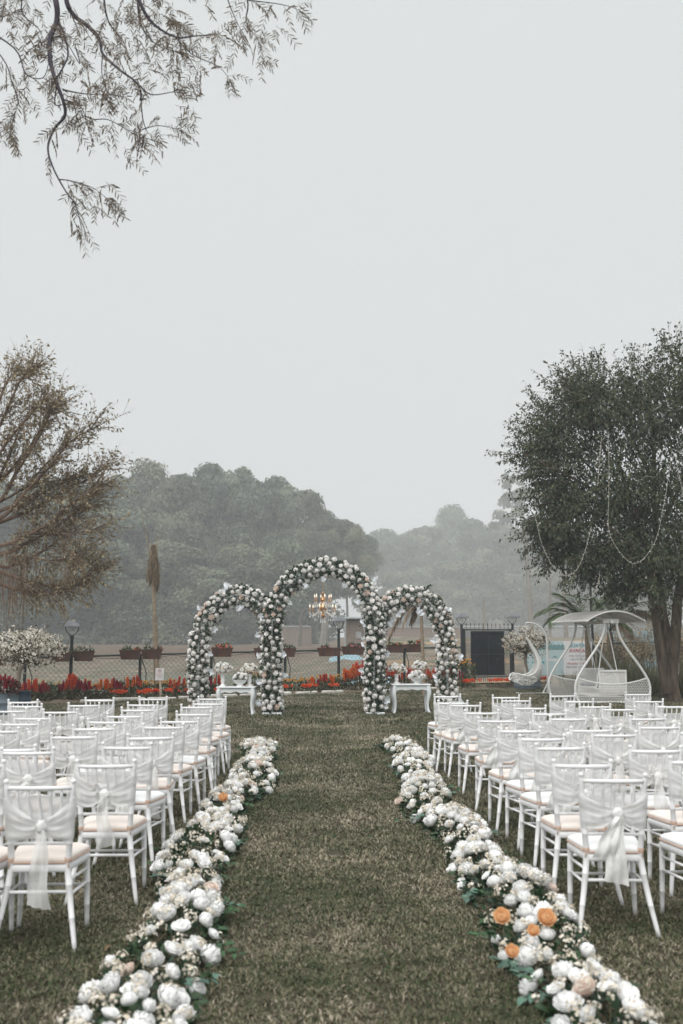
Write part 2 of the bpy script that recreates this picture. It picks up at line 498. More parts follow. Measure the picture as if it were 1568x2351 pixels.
def ground_sheet():
    xs = np.concatenate([np.linspace(-330, -32, 18), np.linspace(-30, 30, 81), np.linspace(32, 330, 18)])
    ys = np.concatenate([np.linspace(-25, 22, 20), np.linspace(23, 75, 80), np.linspace(78, 525, 50)])
    XX, YY = np.meshgrid(xs, ys)
    ZZ = gz(XX, YY)
    mb = MB()
    mb.grid([[(XX[i, j], YY[i, j], ZZ[i, j]) for j in range(len(xs))] for i in range(len(ys))])
    m = bpy.data.materials.new('ground')
    m.use_nodes = True
    n, l = m.node_tree.nodes, m.node_tree.links
    p = n['Principled BSDF']
    p.inputs['Roughness'].default_value = .95
    p.inputs['Specular IOR Level'].default_value = .15
    geo = n.new('ShaderNodeNewGeometry')

    def noise(sc, det=4, st=None):
        t = n.new('ShaderNodeTexNoise'); t.inputs['Scale'].default_value = sc; t.inputs['Detail'].default_value = det
        v = geo.outputs['Position']
        if st:
            mp = n.new('ShaderNodeMapping'); mp.inputs['Scale'].default_value = st; l.new(v, mp.inputs['Vector']); v = mp.outputs[0]
        l.new(v, t.inputs['Vector'])
        return t.outputs['Fac']

    def mixc(f, a, b):
        x = n.new('ShaderNodeMix'); x.data_type = 'RGBA'
        l.new(f, x.inputs['Factor'])
        for k, c in (('A', a), ('B', b)):
            if isinstance(c, tuple): x.inputs[k].default_value = (*c, 1)
            else: l.new(c, x.inputs[k])
        return x.outputs['Result']

    def rng_(f, a, b, c=0., d=1.):
        x = n.new('ShaderNodeMapRange'); x.inputs[1].default_value = a; x.inputs[2].default_value = b
        x.inputs[3].default_value = c; x.inputs[4].default_value = d
        l.new(f, x.inputs[0]); return x.outputs[0]

    def math_(op, a, b):
        x = n.new('ShaderNodeMath'); x.operation = op
        for i, q in enumerate((a, b)):
            if isinstance(q, (int, float)): x.inputs[i].default_value = q
            else: l.new(q, x.inputs[i])
        return x.outputs[0]
    sp = n.new('ShaderNodeSeparateXYZ'); l.new(geo.outputs['Position'], sp.inputs[0])
    s = math_('SUBTRACT', sp.outputs['Y'], math_('MULTIPLY', sp.outputs['X'], .65))     # distance behind the origin of the fence line
    lawn = mixc(rng_(noise(55, 5), .35, .65), (.035, .030, .020), (.11, .092, .065))
    lawn = mixc(rng_(noise(.9, 3), .42, .68), lawn, (.085, .085, .05))
    bank = mixc(rng_(noise(.9, 6), .35, .65), (.155, .125, .098), (.265, .225, .18))
    bank = mixc(rng_(noise(.35, 5, (1, 2.2, 1)), .47, .62), bank, (.125, .138, .10))
    bank = mixc(rng_(noise(7, 4), .55, .72), bank, (.12, .10, .075))
    # greenish mud flat of the drained pond, on the left
    flat = math_('MULTIPLY', rng_(math_('ADD', s, math_('MULTIPLY', noise(.25, 3), 6)), 46, 48.5), rng_(s, 53, 56, 1, 0))
    flat = math_('MULTIPLY', flat, rng_(sp.outputs['X'], -2, 4, 1, 0))
    bank = mixc(flat, bank, (.155, .172, .14))
    litter = math_('MULTIPLY', rng_(s, 75, 95), rng_(sp.outputs['X'], -1, 6, 1, 0))
    bank = mixc(litter, bank, mixc(rng_(noise(1.6, 5), .35, .65), (.085, .062, .042), (.17, .125, .09)))
    ochre = math_('MULTIPLY', rng_(noise(.13, 4), .52, .6), rng_(sp.outputs['X'], 2, 8))
    bank = mixc(ochre, bank, (.42, .27, .15))
    fl = rng_(math_('ADD', s, math_('MULTIPLY', noise(2.2, 3), .5)), 31.2, 31.5)
    l.new(mixc(fl, lawn, bank), p.inputs['Base Color'])
    b = n.new('ShaderNodeBump'); b.inputs['Strength'].default_value = .9; b.inputs['Distance'].default_value = .05
    l.new(noise(30, 6), b.inputs['Height']); l.new(b.outputs[0], p.inputs['Normal'])
    o = mb.build('ground', m, autosmooth=None)
    tag(o, kind='structure')


ground_sheet()


# ---- grass: short carpet grass as instanced tufts
def grass():
    g1 = bpy.data.materials.new('grass')
    g1.use_nodes = True
    n, l = g1.node_tree.nodes, g1.node_tree.links
    p = n['Principled BSDF']
    p.inputs['Roughness'].default_value = .6
    p.inputs['Specular IOR Level'].default_value = .25
    oi = n.new('ShaderNodeObjectInfo')
    rp = n.new('ShaderNodeValToRGB')
    els = rp.color_ramp.elements
    els[0].position = 0; els[0].color = (.030, .055, .018, 1)
    els[1].position = 1; els[1].color = (.46, .40, .31, 1)
    for q, c in ((.30, (.056, .072, .030)), (.52, (.135, .125, .073)), (.80, (.25, .22, .158))):
        els.new(q).color = (*c, 1)
    tcn = n.new('ShaderNodeTexNoise'); tcn.inputs['Scale'].default_value = .8; tcn.inputs['Detail'].default_value = 4
    geo = n.new('ShaderNodeNewGeometry')
    l.new(geo.outputs['Position'], tcn.inputs['Vector'])
    mr = n.new('ShaderNodeMapRange'); mr.inputs[1].default_value = .35; mr.inputs[2].default_value = .65
    mr.inputs[3].default_value = -.22; mr.inputs[4].default_value = .20
    l.new(tcn.outputs['Fac'], mr.inputs[0])
    ad = n.new('ShaderNodeMath'); ad.operation = 'ADD'; ad.use_clamp = True
    va = n.new('ShaderNodeAttribute'); va.attribute_name = 'var'
    mm = n.new('ShaderNodeMix'); mm.inputs[0].default_value = .62
    l.new(oi.outputs['Random'], mm.inputs[2]); l.new(va.outputs['Fac'], mm.inputs[3])
    l.new(mm.outputs[0], ad.inputs[0]); l.new(mr.outputs[0], ad.inputs[1])
    l.new(ad.outputs[0], rp.inputs['Fac'])
    l.new(rp.outputs['Color'], p.inputs['Base Color'])
    tufts = bpy.data.collections.new('grass_tufts')
    tv = np.array([(-.5, 0, 0), (.5, 0, 0), (-.42, .45, .22), (.42, .45, .22), (-.05, 1, .12), (.05, 1, .12)])
    tf = np.array([(0, 1, 3, 2), (2, 3, 5, 4)])
    for k in range(6):
        N = 18
        a = rng.random(N) * 2 * PI
        el = R(4) + rng.random(N) ** 1.4 * R(58)
        d = np.stack([np.cos(a) * np.cos(el), np.sin(a) * np.cos(el), np.sin(el)], 1)
        pos = np.stack([rng.normal(0, .03, N), rng.normal(0, .03, N), rng.random(N) * .004], 1)
        ln = .020 + rng.random(N) * .020
        sc = np.stack([.0056 + rng.random(N) * .0034, ln, ln], 1)
        me = scatter_mesh('grass_tuft', tv, tf, pos, rots_up(d, .3), sc, g1)
        o = bpy.data.objects.new('grass_tuft', me)
        tufts.objects.link(o)
    # points over the lawn
    def zone(d0, d1, dens, s0, s1):
        A = (d1 - d0) * (.5 * d1 + 2.6) * 2
        n_ = int(A * dens)
        Y = d0 + (d1 - d0) * rng.random(n_)
        w = .5 * d1 + 2.6
        X = (rng.random(n_) * 2 - 1) * w
        keep = (np.abs(X - .02 * Y) < .44 * Y + 2.6) & (Y < 30.75 + .65 * X)
        X, Y = X[keep], Y[keep]
        return np.stack([X, Y, np.zeros(len(X))], 1), s0 + (s1 - s0) * rng.random(len(X))
    P, S = zip(zone(3.2, 7, 620, .62, .95), zone(7, 12, 360, .75, 1.15), zone(12, 20, 260, 1.0, 1.5), zone(20, 34, 160, 1.3, 2.0))
    P = np.concatenate(P); S = np.concatenate(S)
    me = bpy.data.meshes.new('grass')
    me.vertices.add(len(P)); me.vertices.foreach_set('co', P.reshape(-1).astype(np.float32))
    me.attributes.new('sc', 'FLOAT', 'POINT').data.foreach_set('value', S.astype(np.float32))
    me.attributes.new('rz', 'FLOAT_VECTOR', 'POINT').data.foreach_set(
        'vector', np.stack([rng.normal(0, .12, len(P)), rng.normal(0, .12, len(P)), rng.random(len(P)) * 6.28], 1).reshape(-1).astype(np.float32))
    me.update()
    o = link('grass', me)
    tag(o, 'short brownish green lawn grass', 'grass', kind='stuff')
    ng = bpy.data.node_groups.new('grass_scatter', 'GeometryNodeTree')
    ng.interface.new_socket('Geometry', in_out='INPUT', socket_type='NodeSocketGeometry')
    ng.interface.new_socket('Geometry', in_out='OUTPUT', socket_type='NodeSocketGeometry')
    N, L = ng.nodes, ng.links
    gi, go = N.new('NodeGroupInput'), N.new('NodeGroupOutput')
    ci = N.new('GeometryNodeCollectionInfo'); ci.inputs['Collection'].default_value = tufts
    ci.inputs['Separate Children'].default_value = True; ci.inputs['Reset Children'].default_value = True
    ip = N.new('GeometryNodeInstanceOnPoints'); ip.inputs['Pick Instance'].default_value = True
    a1 = N.new('GeometryNodeInputNamedAttribute'); a1.data_type = 'FLOAT'; a1.inputs['Name'].default_value = 'sc'
    a2 = N.new('GeometryNodeInputNamedAttribute'); a2.data_type = 'FLOAT_VECTOR'; a2.inputs['Name'].default_value = 'rz'
    ri = N.new('FunctionNodeRandomValue'); ri.data_type = 'INT'
    ri.inputs[4].default_value = 0; ri.inputs[5].default_value = 5
    L.new(gi.outputs[0], ip.inputs['Points']); L.new(ci.outputs[0], ip.inputs['Instance'])
    L.new(ri.outputs[2], ip.inputs['Instance Index'])
    L.new(a1.outputs[0], ip.inputs['Scale']); L.new(a2.outputs[0], ip.inputs['Rotation'])
    L.new(ip.outputs[0], go.inputs[0])
    md = o.modifiers.new('scatter', 'NODES'); md.node_group = ng


grass()


# ---- haze: one closed box of even air
def haze():
    mb = MB()
    mb.box((0, 250, 35.5), (672, 562, 75.0))
    m = bpy.data.materials.new('haze'); m.use_nodes = True
    n, l = m.node_tree.nodes, m.node_tree.links
    n.clear()
    out = n.new('ShaderNodeOutputMaterial')
    pv = n.new('ShaderNodeVolumePrincipled')
    pv.inputs['Color'].default_value = (.92, .96, .99, 1)
    pv.inputs['Density'].default_value = HAZE
    pv.inputs['Anisotropy'].default_value = 0.0
    l.new(pv.outputs[0], out.inputs['Volume'])
    o = mb.build('haze', m, smooth=False)
    tag(o, kind='stuff')


HAZE = 0.00155
haze()

# ---- far woods, tree by tree
LEAF_V = np.array([(-.5, 0, 0), (.5, 0, 0), (.5, 1, .12), (-.5, 1, -.12)]) * np.array([.7, 1, 1])
LEAF_F = np.array([(0, 1, 2, 3)])


def far_crown(name, seed, kind, nleaf, leaf, matl):
    """a crown about 10 m high (z 0..10) and 7 m wide built of clumps of leaf-sized faces"""
    global rng
    keep = rng
    rng = np.random.default_rng(seed)
    blobs = []
    if kind == 'broad':
        for i in range(34):
            z = rng.random() ** .8
            w = 3.5 * (math.sin(PI * min(1, (z * .86 + .14))) ** .55)
            a = rng.random() * 2 * PI
            r = w * math.sqrt(rng.random()) * .95
            blobs.append((r * math.cos(a), r * math.sin(a), 1.0 + z * 8.2, .70 + rng.random() * .85))
    elif kind == 'tall':
        for i in range(46):
            z = rng.random()
            w = 2.7 * (1 - .78 * z ** 1.5)
            a = rng.random() * 2 * PI
            r = w * math.sqrt(rng.random())
            blobs.append((r * math.cos(a), r * math.sin(a), .4 + z * 9.0, .6 + (1 - z) * .6 + rng.random() * .4))
    elif kind == 'wispy':
        for i in range(46):
            z = rng.random()
            a = rng.random() * 2 * PI
            r = 2.9 * math.sqrt(rng.random()) * (1 - .4 * z)
            blobs.append((r * math.cos(a), r * math.sin(a), 1.5 + z * 8, (.35 + rng.random() * .5) * (1 - .3 * z)))
    else:      # bush
        for i in range(40):
            z = rng.random()
            w = 3.6 * math.sqrt(1 - z * z * .8)
            a = rng.random() * 2 * PI
            r = w * math.sqrt(rng.random())
            blobs.append((r * math.cos(a), r * math.sin(a), z * 9.2, .8 + rng.random() * .9))
    B = np.array(blobs)
    wgt = B[:, 3] ** 2; wgt /= wgt.sum()
    idx = rng.choice(len(B), nleaf, p=wgt)
    dirs = sphere_dirs(nleaf)
    dirs[:, 2] = np.where(dirs[:, 2] < -.5, -dirs[:, 2], dirs[:, 2])
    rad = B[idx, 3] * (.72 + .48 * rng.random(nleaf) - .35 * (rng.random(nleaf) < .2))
    pos = B[idx, :3] + dirs * rad[:, None] * np.array([1, 1, .8])
    nrm = dirs + np.array([0, 0, .25])
    ld = np.cross(dirs, sphere_dirs(nleaf)) + np.array([0, 0, -.35])
    sc = leaf * (.6 + .8 * rng.random(nleaf))
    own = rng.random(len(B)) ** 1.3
    me = scatter_mesh(name, LEAF_V, LEAF_F, pos, rots_n(ld, nrm, .65), sc, matl, var=np.clip(.60 * own[idx] + .40 * rng.random(nleaf), 0, 1) * np.clip(.35 + .75 * (rad / B[idx, 3] - .35), 0, 1))  # leaves deeper in a clump get a darker tint: shade painted into their colour
    rng = keep
    return me


def trunk_mesh(name, h, r, matl, seed, branches=5, spread=2.2):
    rd = random.Random(seed)
    mb = MB()
    mb.tube([(0, 0, -.3), (rd.uniform(-.1, .1), rd.uniform(-.1, .1), h * .5), (rd.uniform(-.2, .2), 0, h), (rd.uniform(-.3, .3), .1, h * 1.9)],
            [r * 1.25, r, r * .85, r * .25], 7)
    for k in range(branches):
        a = rd.uniform(0, 2 * PI); z0 = h * rd.uniform(.85, 1.4)
        e = Vector((math.cos(a) * spread * rd.uniform(.6, 1), math.sin(a) * spread * rd.uniform(.6, 1), z0 + rd.uniform(1.5, 3.2)))
        mb.tube([(0, 0, z0 - .2), e * .5 + Vector((0, 0, z0 * .45)), e], [r * .5, r * .35, r * .1], 5)
    return mb.mesh(name, matl)


FAR = {
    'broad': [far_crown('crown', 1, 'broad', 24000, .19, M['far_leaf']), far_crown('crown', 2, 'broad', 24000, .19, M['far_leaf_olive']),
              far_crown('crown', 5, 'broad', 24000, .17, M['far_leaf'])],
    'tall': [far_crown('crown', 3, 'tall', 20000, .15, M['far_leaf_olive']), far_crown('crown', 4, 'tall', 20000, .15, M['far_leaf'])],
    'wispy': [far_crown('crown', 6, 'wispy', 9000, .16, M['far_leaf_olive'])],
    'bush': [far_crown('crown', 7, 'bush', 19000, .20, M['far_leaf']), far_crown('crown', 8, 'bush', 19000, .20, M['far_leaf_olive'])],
}
TRUNK = {'broad': trunk_mesh('trunk', 4.0, .22, M['bark_far'], 1), 'tall': trunk_mesh('trunk', 4.5, .20, M['bark_far'], 2, 4, 1.4),
         'wispy': trunk_mesh('trunk', 6.5, .16, M['bark_far_pale'], 3, 5, 1.5), 'bush': trunk_mesh('trunk', .9, .13, M['bark_far'], 4, 5, 1.6)}


def far_tree(x, top, d, kind, vi, width, base_frac, label, group):
    """x, top: where crown centre and top show; d: distance; width: crown width in metres; base_frac: share of the height that is bare trunk"""
    X = gx(x, d); z0 = float(gz(X, d)); zt = at(x, top, d).z
    H = zt - z0
    cz = H * base_frac
    t = thing('tree', label, 'tree', (X, d, z0), random.uniform(0, 6.28), group)
    ch = (H - cz) / 9.9
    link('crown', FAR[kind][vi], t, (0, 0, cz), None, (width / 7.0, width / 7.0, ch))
    th = {'broad': 4.0, 'tall': 4.5, 'wispy': 6.5, 'bush': .9}[kind]
    link('trunk', TRUNK[kind], t, (0, 0, 0), None, (max(.8, width / 8), max(.8, width / 8), max(.3, (cz + .1 * H) / th)))
    return t


LW, RW, UW = 'trees of the misty wood across the pond', 'trees of the paler wood far right', 'bushy trees at the foot of the wood'
wood = [
    # x, top, d, kind, variant, width, bare, label
    (-60, 1110, 66, 'broad', 0, 9.5, .25, 'misty tree at the far left edge behind the bare brown tree'),
    (40, 1120, 70, 'broad', 2, 9.0, .25, 'misty tree half hidden by the drooping brown tree'),
    (130, 1105, 68, 'broad', 1, 8.0, .25, 'olive misty tree behind the outer twigs of the brown tree'),
    (205, 1120, 66, 'broad', 0, 7.0, .25, 'misty tree above the left garden lamp'),
    (262, 1088, 72, 'broad', 2, 5.5, .25, 'first rounded top of the misty wood right of the brown tree'),
    (332, 1062, 70, 'tall', 0, 6.4, .2, 'pointed misty tree above the dead palm'),
    (400, 1092, 69, 'broad', 1, 5.2, .2, 'lower olive tree just right of the pointed one'),
    (476, 1070, 72, 'broad', 0, 6.0, .2, 'tall rounded misty tree left of the small gap'),
    (553, 1072, 74, 'broad', 2, 5.6, .2, 'tall misty tree above the left flower arch'),
    (625, 1100, 74, 'broad', 0, 5.8, .2, 'misty tree sloping down between left and middle arch'),
    (690, 1128, 75, 'broad', 1, 5.2, .22, 'olive misty tree left above the middle arch'),
    (748, 1172, 76, 'broad', 2, 4.6, .28, 'misty tree directly above the chandelier'),
    (797, 1195, 74, 'broad', 1, 3.4, .3, 'tan leafed tree at the right end of the left wood'),
    (832, 1216, 84, 'broad', 2, 3.6, .25, 'lowest misty tree closing the dip between both woods'),
]
def far_off(a, k):
    a = list(a); a[2] *= k; a[5] *= k
    return a


for a in wood: far_tree(*far_off(a, 2.8), LW)
for a in [
    (868, 1222, 118, 'broad', 0, 9.0, .15, 'low pale tree right above the middle arch'),
    (925, 1224, 112, 'broad', 2, 7.5, .15, 'pale tree left above the right arch'),
    (985, 1212, 116, 'broad', 1, 8.0, .15, 'pale tree directly above the right arch'),
    (1042, 1158, 124, 'tall', 1, 9.0, .1, 'pale pointed tree rising above the far right wood'),
    (1095, 1196, 112, 'broad', 0, 8.0, .12, 'broad pale tree above the black gate'),
    (1150, 1200, 110, 'broad', 2, 7.5, .12, 'pale tree between the gate and the big dark tree'),
    (1190, 1085, 96, 'wispy', 0, 7.0, .35, 'tall thin wispy tree beside the big dark tree'),
    (1235, 1205, 104, 'broad', 1, 8.0, .15, 'pale tree behind the left boughs of the big dark tree'),
    (1310, 1215, 100, 'broad', 0, 8.0, .15, 'pale tree seen under the big dark tree'),
    (1390, 1220, 96, 'broad', 2, 8.0, .15, 'pale tree behind the palms'),
    (1470, 1215, 98, 'broad', 1, 8.5, .15, 'pale tree behind the big dark trunk'),
    (1560, 1210, 100, 'broad', 0, 8.5, .15, 'pale tree at the far right edge'),
]: far_tree(*far_off(a, 3.6), RW)
for a in [
    (-10, 1240, 70, 'bush', 0, 9.0, 0, 'bushy tree deep in the wood at the far left'),
    (140, 1240, 72, 'bush', 0, 9.0, 0, 'bushy tree deep in the wood behind the left lamp'),
    (300, 1230, 72, 'bush', 0, 9.0, 0, 'bushy tree deep in the wood behind the dead palm'),
    (470, 1230, 74, 'bush', 0, 9.0, 0, 'bushy tree deep in the wood left of the left arch top'),
    (640, 1250, 74, 'bush', 0, 8.0, 0, 'bushy tree deep in the wood between the arches'),
    (20, 1270, 58, 'bush', 0, 6.5, 0, 'bushy tree behind the white bougainvillea'),
    (150, 1300, 60, 'bush', 1, 5.0, 0, 'bushy tree behind the left garden lamp'),
    (235, 1260, 59, 'bush', 0, 5.5, 0, 'bushy tree between left lamp and dead palm'),
    (318, 1290, 60, 'bush', 1, 4.2, 0, 'olive bushy tree behind the dead palm'),
    (395, 1250, 61, 'bush', 1, 5.0, 0, 'olive bushy tree right of the dead palm'),
    (470, 1310, 60, 'bush', 0, 4.6, 0, 'bushy tree behind the left arch column'),
    (545, 1260, 62, 'bush', 1, 5.4, 0, 'olive bushy tree framed by the left arch'),
    (640, 1255, 63, 'bush', 0, 5.0, 0, 'bushy tree behind the joint of left and middle arch'),
    (700, 1320, 66, 'bush', 1, 3.4, 0, 'olive bush left behind the chandelier'),
    (905, 1320, 96, 'bush', 1, 6.5, 0, 'pale bush above the far brick wall'),
    (1000, 1300, 100, 'bush', 0, 7.5, 0, 'pale bush behind the right arch top'),
    (1080, 1290, 98, 'bush', 1, 8.0, 0, 'pale bush above the black gate'),
    (1160, 1300, 96, 'bush', 0, 7.0, 0, 'pale bush right of the black gate'),
    (1260, 1310, 92, 'bush', 1, 7.0, 0, 'pale bush behind the white swing roof'),
    (1370, 1315, 90, 'bush', 0, 7.0, 0, 'pale bush behind the palm fronds'),
    (1490, 1315, 88, 'bush', 1, 7.5, 0, 'pale bush behind the big trunk'),
]: far_tree(*far_off(a, 2.85 if a[0] < 800 else 3.6), UW)


# bare trunks that stand in front of the wood
def bare_trunk(x, ytop, ybase, d, r, label, matl, lean=0.0, fork=False):
    k = 2.3 if x < 800 else 1.8
    d, r, lean = d * k, r * k, lean * k
    p0 = at(x, ybase, d); X = p0.x; z0 = float(gz(X, d)); zt = at(x, ytop, d).z
    t = thing('bare_tree', label, 'tree', (X, d, z0), 0, 'bare trunks before the woods')
    H = zt - z0
    mb = MB()
    mb.tube([(0, 0, -.2), (lean * .3, 0, H * .35), (lean * .5, 0, H * .7), (lean, 0, H)], [r * 1.2, r, r * .85, r * .5], 7)
    mb.build('trunk', matl, t)
    mb = MB()
    for k in range(4):
        a = random.uniform(-1, 1)
        z = H * random.uniform(.55, .9)
        mb.tube([(lean * z / H * .9, 0, z), (lean * z / H + a * .6, random.uniform(-.5, .5), z + .7), (lean + a * 1.2, random.uniform(-.6, .6), z + 1.6)], [r * .35, r * .2, r * .08], 5)
    mb.build('limb', matl, t, kind='stuff')


bare_trunk(741, 1380, 1478, 62, .22, 'pale double trunk below the chandelier', M['bark_far_pale'], .3)
bare_trunk(748, 1370, 1477, 63, .16, 'thin pale trunk beside the double trunk', M['bark_far_pale'], -.2)
bare_trunk(688, 1400, 1480, 64, .10, 'slim trunk left below the chandelier', M['bark_far'], .1)
bare_trunk(1110, 1370, 1450, 88, .16, 'thin pale trunk above the gate', M['bark_far_pale'], .1)
bare_trunk(1222, 1200, 1452, 84, .22, 'tall pale trunk left of the white swing roof', M['bark_far_pale'], -.6)
bare_trunk(1300, 1290, 1455, 78, .16, 'pale trunk seen under the big tree crown', M['bark_far_pale'], -.2)
bare_trunk(1262, 1280, 1455, 80, .12, 'thin trunk left under the big tree crown', M['bark_far_pale'], .2)


# ---- far walls and sheds
def far_wall(x0, x1, y0, y1, d, matl, name, label, cat, cap=None, thick=.4):
    a, b = at(x0, y0, d), at(x1, y1, d)
    w, h0 = b.x - a.x, a.z
    xm = (a.x + b.x) / 2
    zb = float(gz(xm, d)) - .4
    t = thing(name, label, cat, (xm, d, 0))
    mb = MB(); mb.box((0, 0, (h0 + zb) / 2), (w, thick, h0 - zb)); mb.build('wall', matl, t, smooth=False)
    if cap:
        mb = MB(); mb.box((0, 0, h0 + .12), (w + .2, thick + .35, .22)); mb.build('coping', cap, t, smooth=False)
    n = max(2, int(w / 3.5))
    for i in range(n + 1):
        mb = MB(); mb.box((-w / 2 + w * i / n, -thick / 2 - .06, (h0 + zb) / 2), (.4, .14, h0 - zb + .05))
        mb.build('pier', matl, t, smooth=False)
    return t


far_wall(884, 1052, 1441, 1455, 150, M['brick_far'], 'brick_wall', 'long low brown brick wall seen through the right arch', 'wall', M['concrete'])
far_wall(1060, 1340, 1440, 1456, 165, M['concrete'], 'boundary_wall', 'long grey boundary wall behind the gate and white swing', 'wall', M['tin'])
far_wall(600, 712, 1440, 1466, 150, M['brick_far'], 'brick_wall', 'dim brown wall under the trees seen in the middle arch', 'wall', M['concrete'])


def shed():
    a, b = at(793, 1426, 76), at(836, 1450, 76)
    w = b.x - a.x; xm = (a.x + b.x) / 2; zb = float(gz(xm, 76)) - .1; zt = a.z
    t = thing('shed', 'small brick shed with a pale tin roof right of the chandelier', 'shed', (xm, 76, 0))
    mb = MB(); mb.box((0, 1.2, (zb + zt) / 2), (w, 2.4, zt - zb)); mb.build('wall', M['brick_far'], t, smooth=False)
    mb = MB(); mb.box((0, 1.0, zt + .1), (w + .7, 3.4, .12), (R(-5), 0, 0)); mb.build('roof', M['tin'], t, smooth=False)
    mb = MB(); mb.box((w * .2, -.03, zb + (zt - zb) * .62), (w * .3, .06, .5)); mb.build('window', M['concrete'], t, smooth=False)
    for sx in (-.52, .52):
        mb = MB(); mb.tube([(w * sx, -.55, zb), (w * sx, -.55, zt + .02)], .07, 6); mb.build('post', M['concrete'], t)


shed()


def ruin():
    a, b = at(1121, 1424, 90), at(1151, 1440, 90)
    xm = (a.x + b.x) / 2; w = b.x - a.x
    t = thing('concrete_block_house', 'small roofless grey concrete block house above the gate', 'building', (xm, 90, 0))
    zb = float(gz(xm, 90)) - .2
    mb = MB(); mb.box((0, 0, (zb + a.z) / 2), (w, 1.6, a.z - zb)); mb.build('wall', M['concrete'], t, smooth=False)
    for s in (-.42, -.05, .42):
        mb = MB(); mb.box((w * s, 0, a.z + .1), (w * .16, 1.6, .24)); mb.build('parapet_block', M['concrete'], t, smooth=False)


ruin()


def cloth_heap(x, y, d, w, h, label):
    p = at(x, y, d)
    z0 = float(gz(p.x, d))
    mb = MB()
    P = []
    for i in range(9):
        row = []
        for j in range(9):
            u, v = i / 8 * 2 - 1, j / 8 * 2 - 1
            r = max(0, 1 - (u * u + v * v) * .5)
            row.append((u * w / 2, v * w / 3, h * r ** 1.5 * (1 + .3 * math.sin(5 * u + 3 * v)) - .02))
        P.append(row)
    mb.grid(P)
    o = mb.build('tarpaulin', M['tarp'], None, loc=(p.x, d, z0))
    tag(o, label, 'tarpaulin')


cloth_heap(798, 1470, 70, 2.6, .5, 'small blue tarpaulin heap right of the middle lamp')
cloth_heap(845, 1500, 46, 2.4, .3, 'pale blue sheet lying behind the planters in the middle arch')
cloth_heap(888, 1497, 47, 1.2, .4, 'pale blue sheet behind the right arch column')


def blue_screen():
    d = 47
    a, b = at(1405, 1449, d), at(1545, 1474, d)
    xm = (a.x + b.x) / 2; w = b.x - a.x
    t = thing('windbreak', 'pale blue sheet windbreak behind the dry hedge', 'windbreak', (xm, d, 0))
    zb = float(gz(xm, d))
    P = [[(-w / 2 + w * i / 24, .06 * math.sin(i * 1.7), zb + .45 + (a.z - zb - .45) * j / 3) for j in range(4)] for i in range(25)]
    mb = MB(); mb.grid(P); mb.build('sheet', M['tarp'], t)
    for i in range(4):
        mb = MB(); mb.tube([(-w / 2 + w * i / 3, .1, zb - .1), (-w / 2 + w * i / 3, .1, a.z + .1)], .05, 6); mb.build('post', M['twig'], t)


blue_screen()

# ================================================================== FLOWERS
def petal(mb, th, wid, prof, nu=4, ruf=0.0, dip=.12, rd=random):
    P = []
    n = len(prof)
    for i, (r, z) in enumerate(prof):
        t = i / (n - 1)
        w = wid * (.55 + .45 * math.sin(PI * min(1, .25 + t * .6)))
        row = []
        for j in range(nu):
            q = j / (nu - 1) * 2 - 1
            a = th + q * w / 2
            rr = r * (1 - .05 * q * q) + ruf * rd.uniform(-1, 1) * t
            zz = z - dip * q * q * t * t + ruf * rd.uniform(-1, 1) * t
            row.append((rr * math.cos(a), rr * math.sin(a), zz))
        P.append(row)
    mb.grid(P)


def rose_mesh(name, seed, matl, fine=False, peony=False):
    rd = random.Random(seed)
    mb = MB()
    nu = 5 if fine else 3
    if peony:
        layers = [(7, [(.15, -.62), (.82, -.42), (1.08, -.05), (1.12, .22)], .95, .05),
                  (6, [(.15, -.35), (.78, -.10), (.98, .30), (.84, .64)], 1.0, .055),
                  (6, [(.1, -.1), (.52, .2), (.72, .60), (.56, .90)], 1.0, .055),
                  (5, [(.05, .1), (.30, .4), (.40, .82), (.24, 1.02)], 1.2, .05)] if fine else [
                  (6, [(.15, -.62), (.8, -.40), (1.04, .02), (1.0, .30)], 1.25, .04),
                  (5, [(.15, -.35), (.75, -.10), (.92, .36), (.74, .66)], 1.3, .04),
                  (4, [(.1, -.1), (.5, .2), (.58, .66), (.42, .84)], 1.6, .04),
                  (3, [(.05, .1), (.22, .4), (.28, .78), (.14, .92)], 2.1, .03)]
    else:
        layers = [(5, [(.15, -.62), (.72, -.38), (1.0, .08), (1.10, .22)], 1.5, .03),
                  (5, [(.15, -.45), (.62, -.15), (.80, .30), (.86, .50)], 1.5, .025),
                  (4, [(.1, -.2), (.42, .10), (.56, .50), (.55, .66)], 1.8, .02),
                  (3, [(.06, .0), (.24, .3), (.34, .58), (.27, .76)], 2.3, .015)]
    if not fine: layers = [(c, [p[0], p[1], p[3]] if k < 2 else [p[0], p[2], p[3]], w, r) for k, (c, p, w, r) in enumerate(layers)]
    for k, (c, prof, wid, ruf) in enumerate(layers):
        off = rd.uniform(0, 6)
        for i in range(c):
            s = rd.uniform(.93, 1.07)
            petal(mb, off + 2 * PI * i / c + rd.uniform(-.1, .1), wid * rd.uniform(.92, 1.08), [(r * s, z * s) for r, z in prof], nu, ruf, rd=rd)
    core = [[(.70 * math.sin(PI * i / 5) * math.cos(2 * PI * j / 8), .70 * math.sin(PI * i / 5) * math.sin(2 * PI * j / 8), (.12 if peony else -.02) - .55 * math.cos(PI * i / 5)) for j in range(9)] for i in range(6)]
    mb.grid(core)  # closed ball added inside the petals to block light passing through the gaps
    if not peony:
        P = [[(.16 * (1 - t * .9) * math.cos(a), .16 * (1 - t * .9) * math.sin(a), .5 + .18 * t) for a in (0, 1.6, 3.2, 4.8, 6.28)] for t in (0, 1)]
        mb.grid(P)
    return mb.mesh(name, matl)


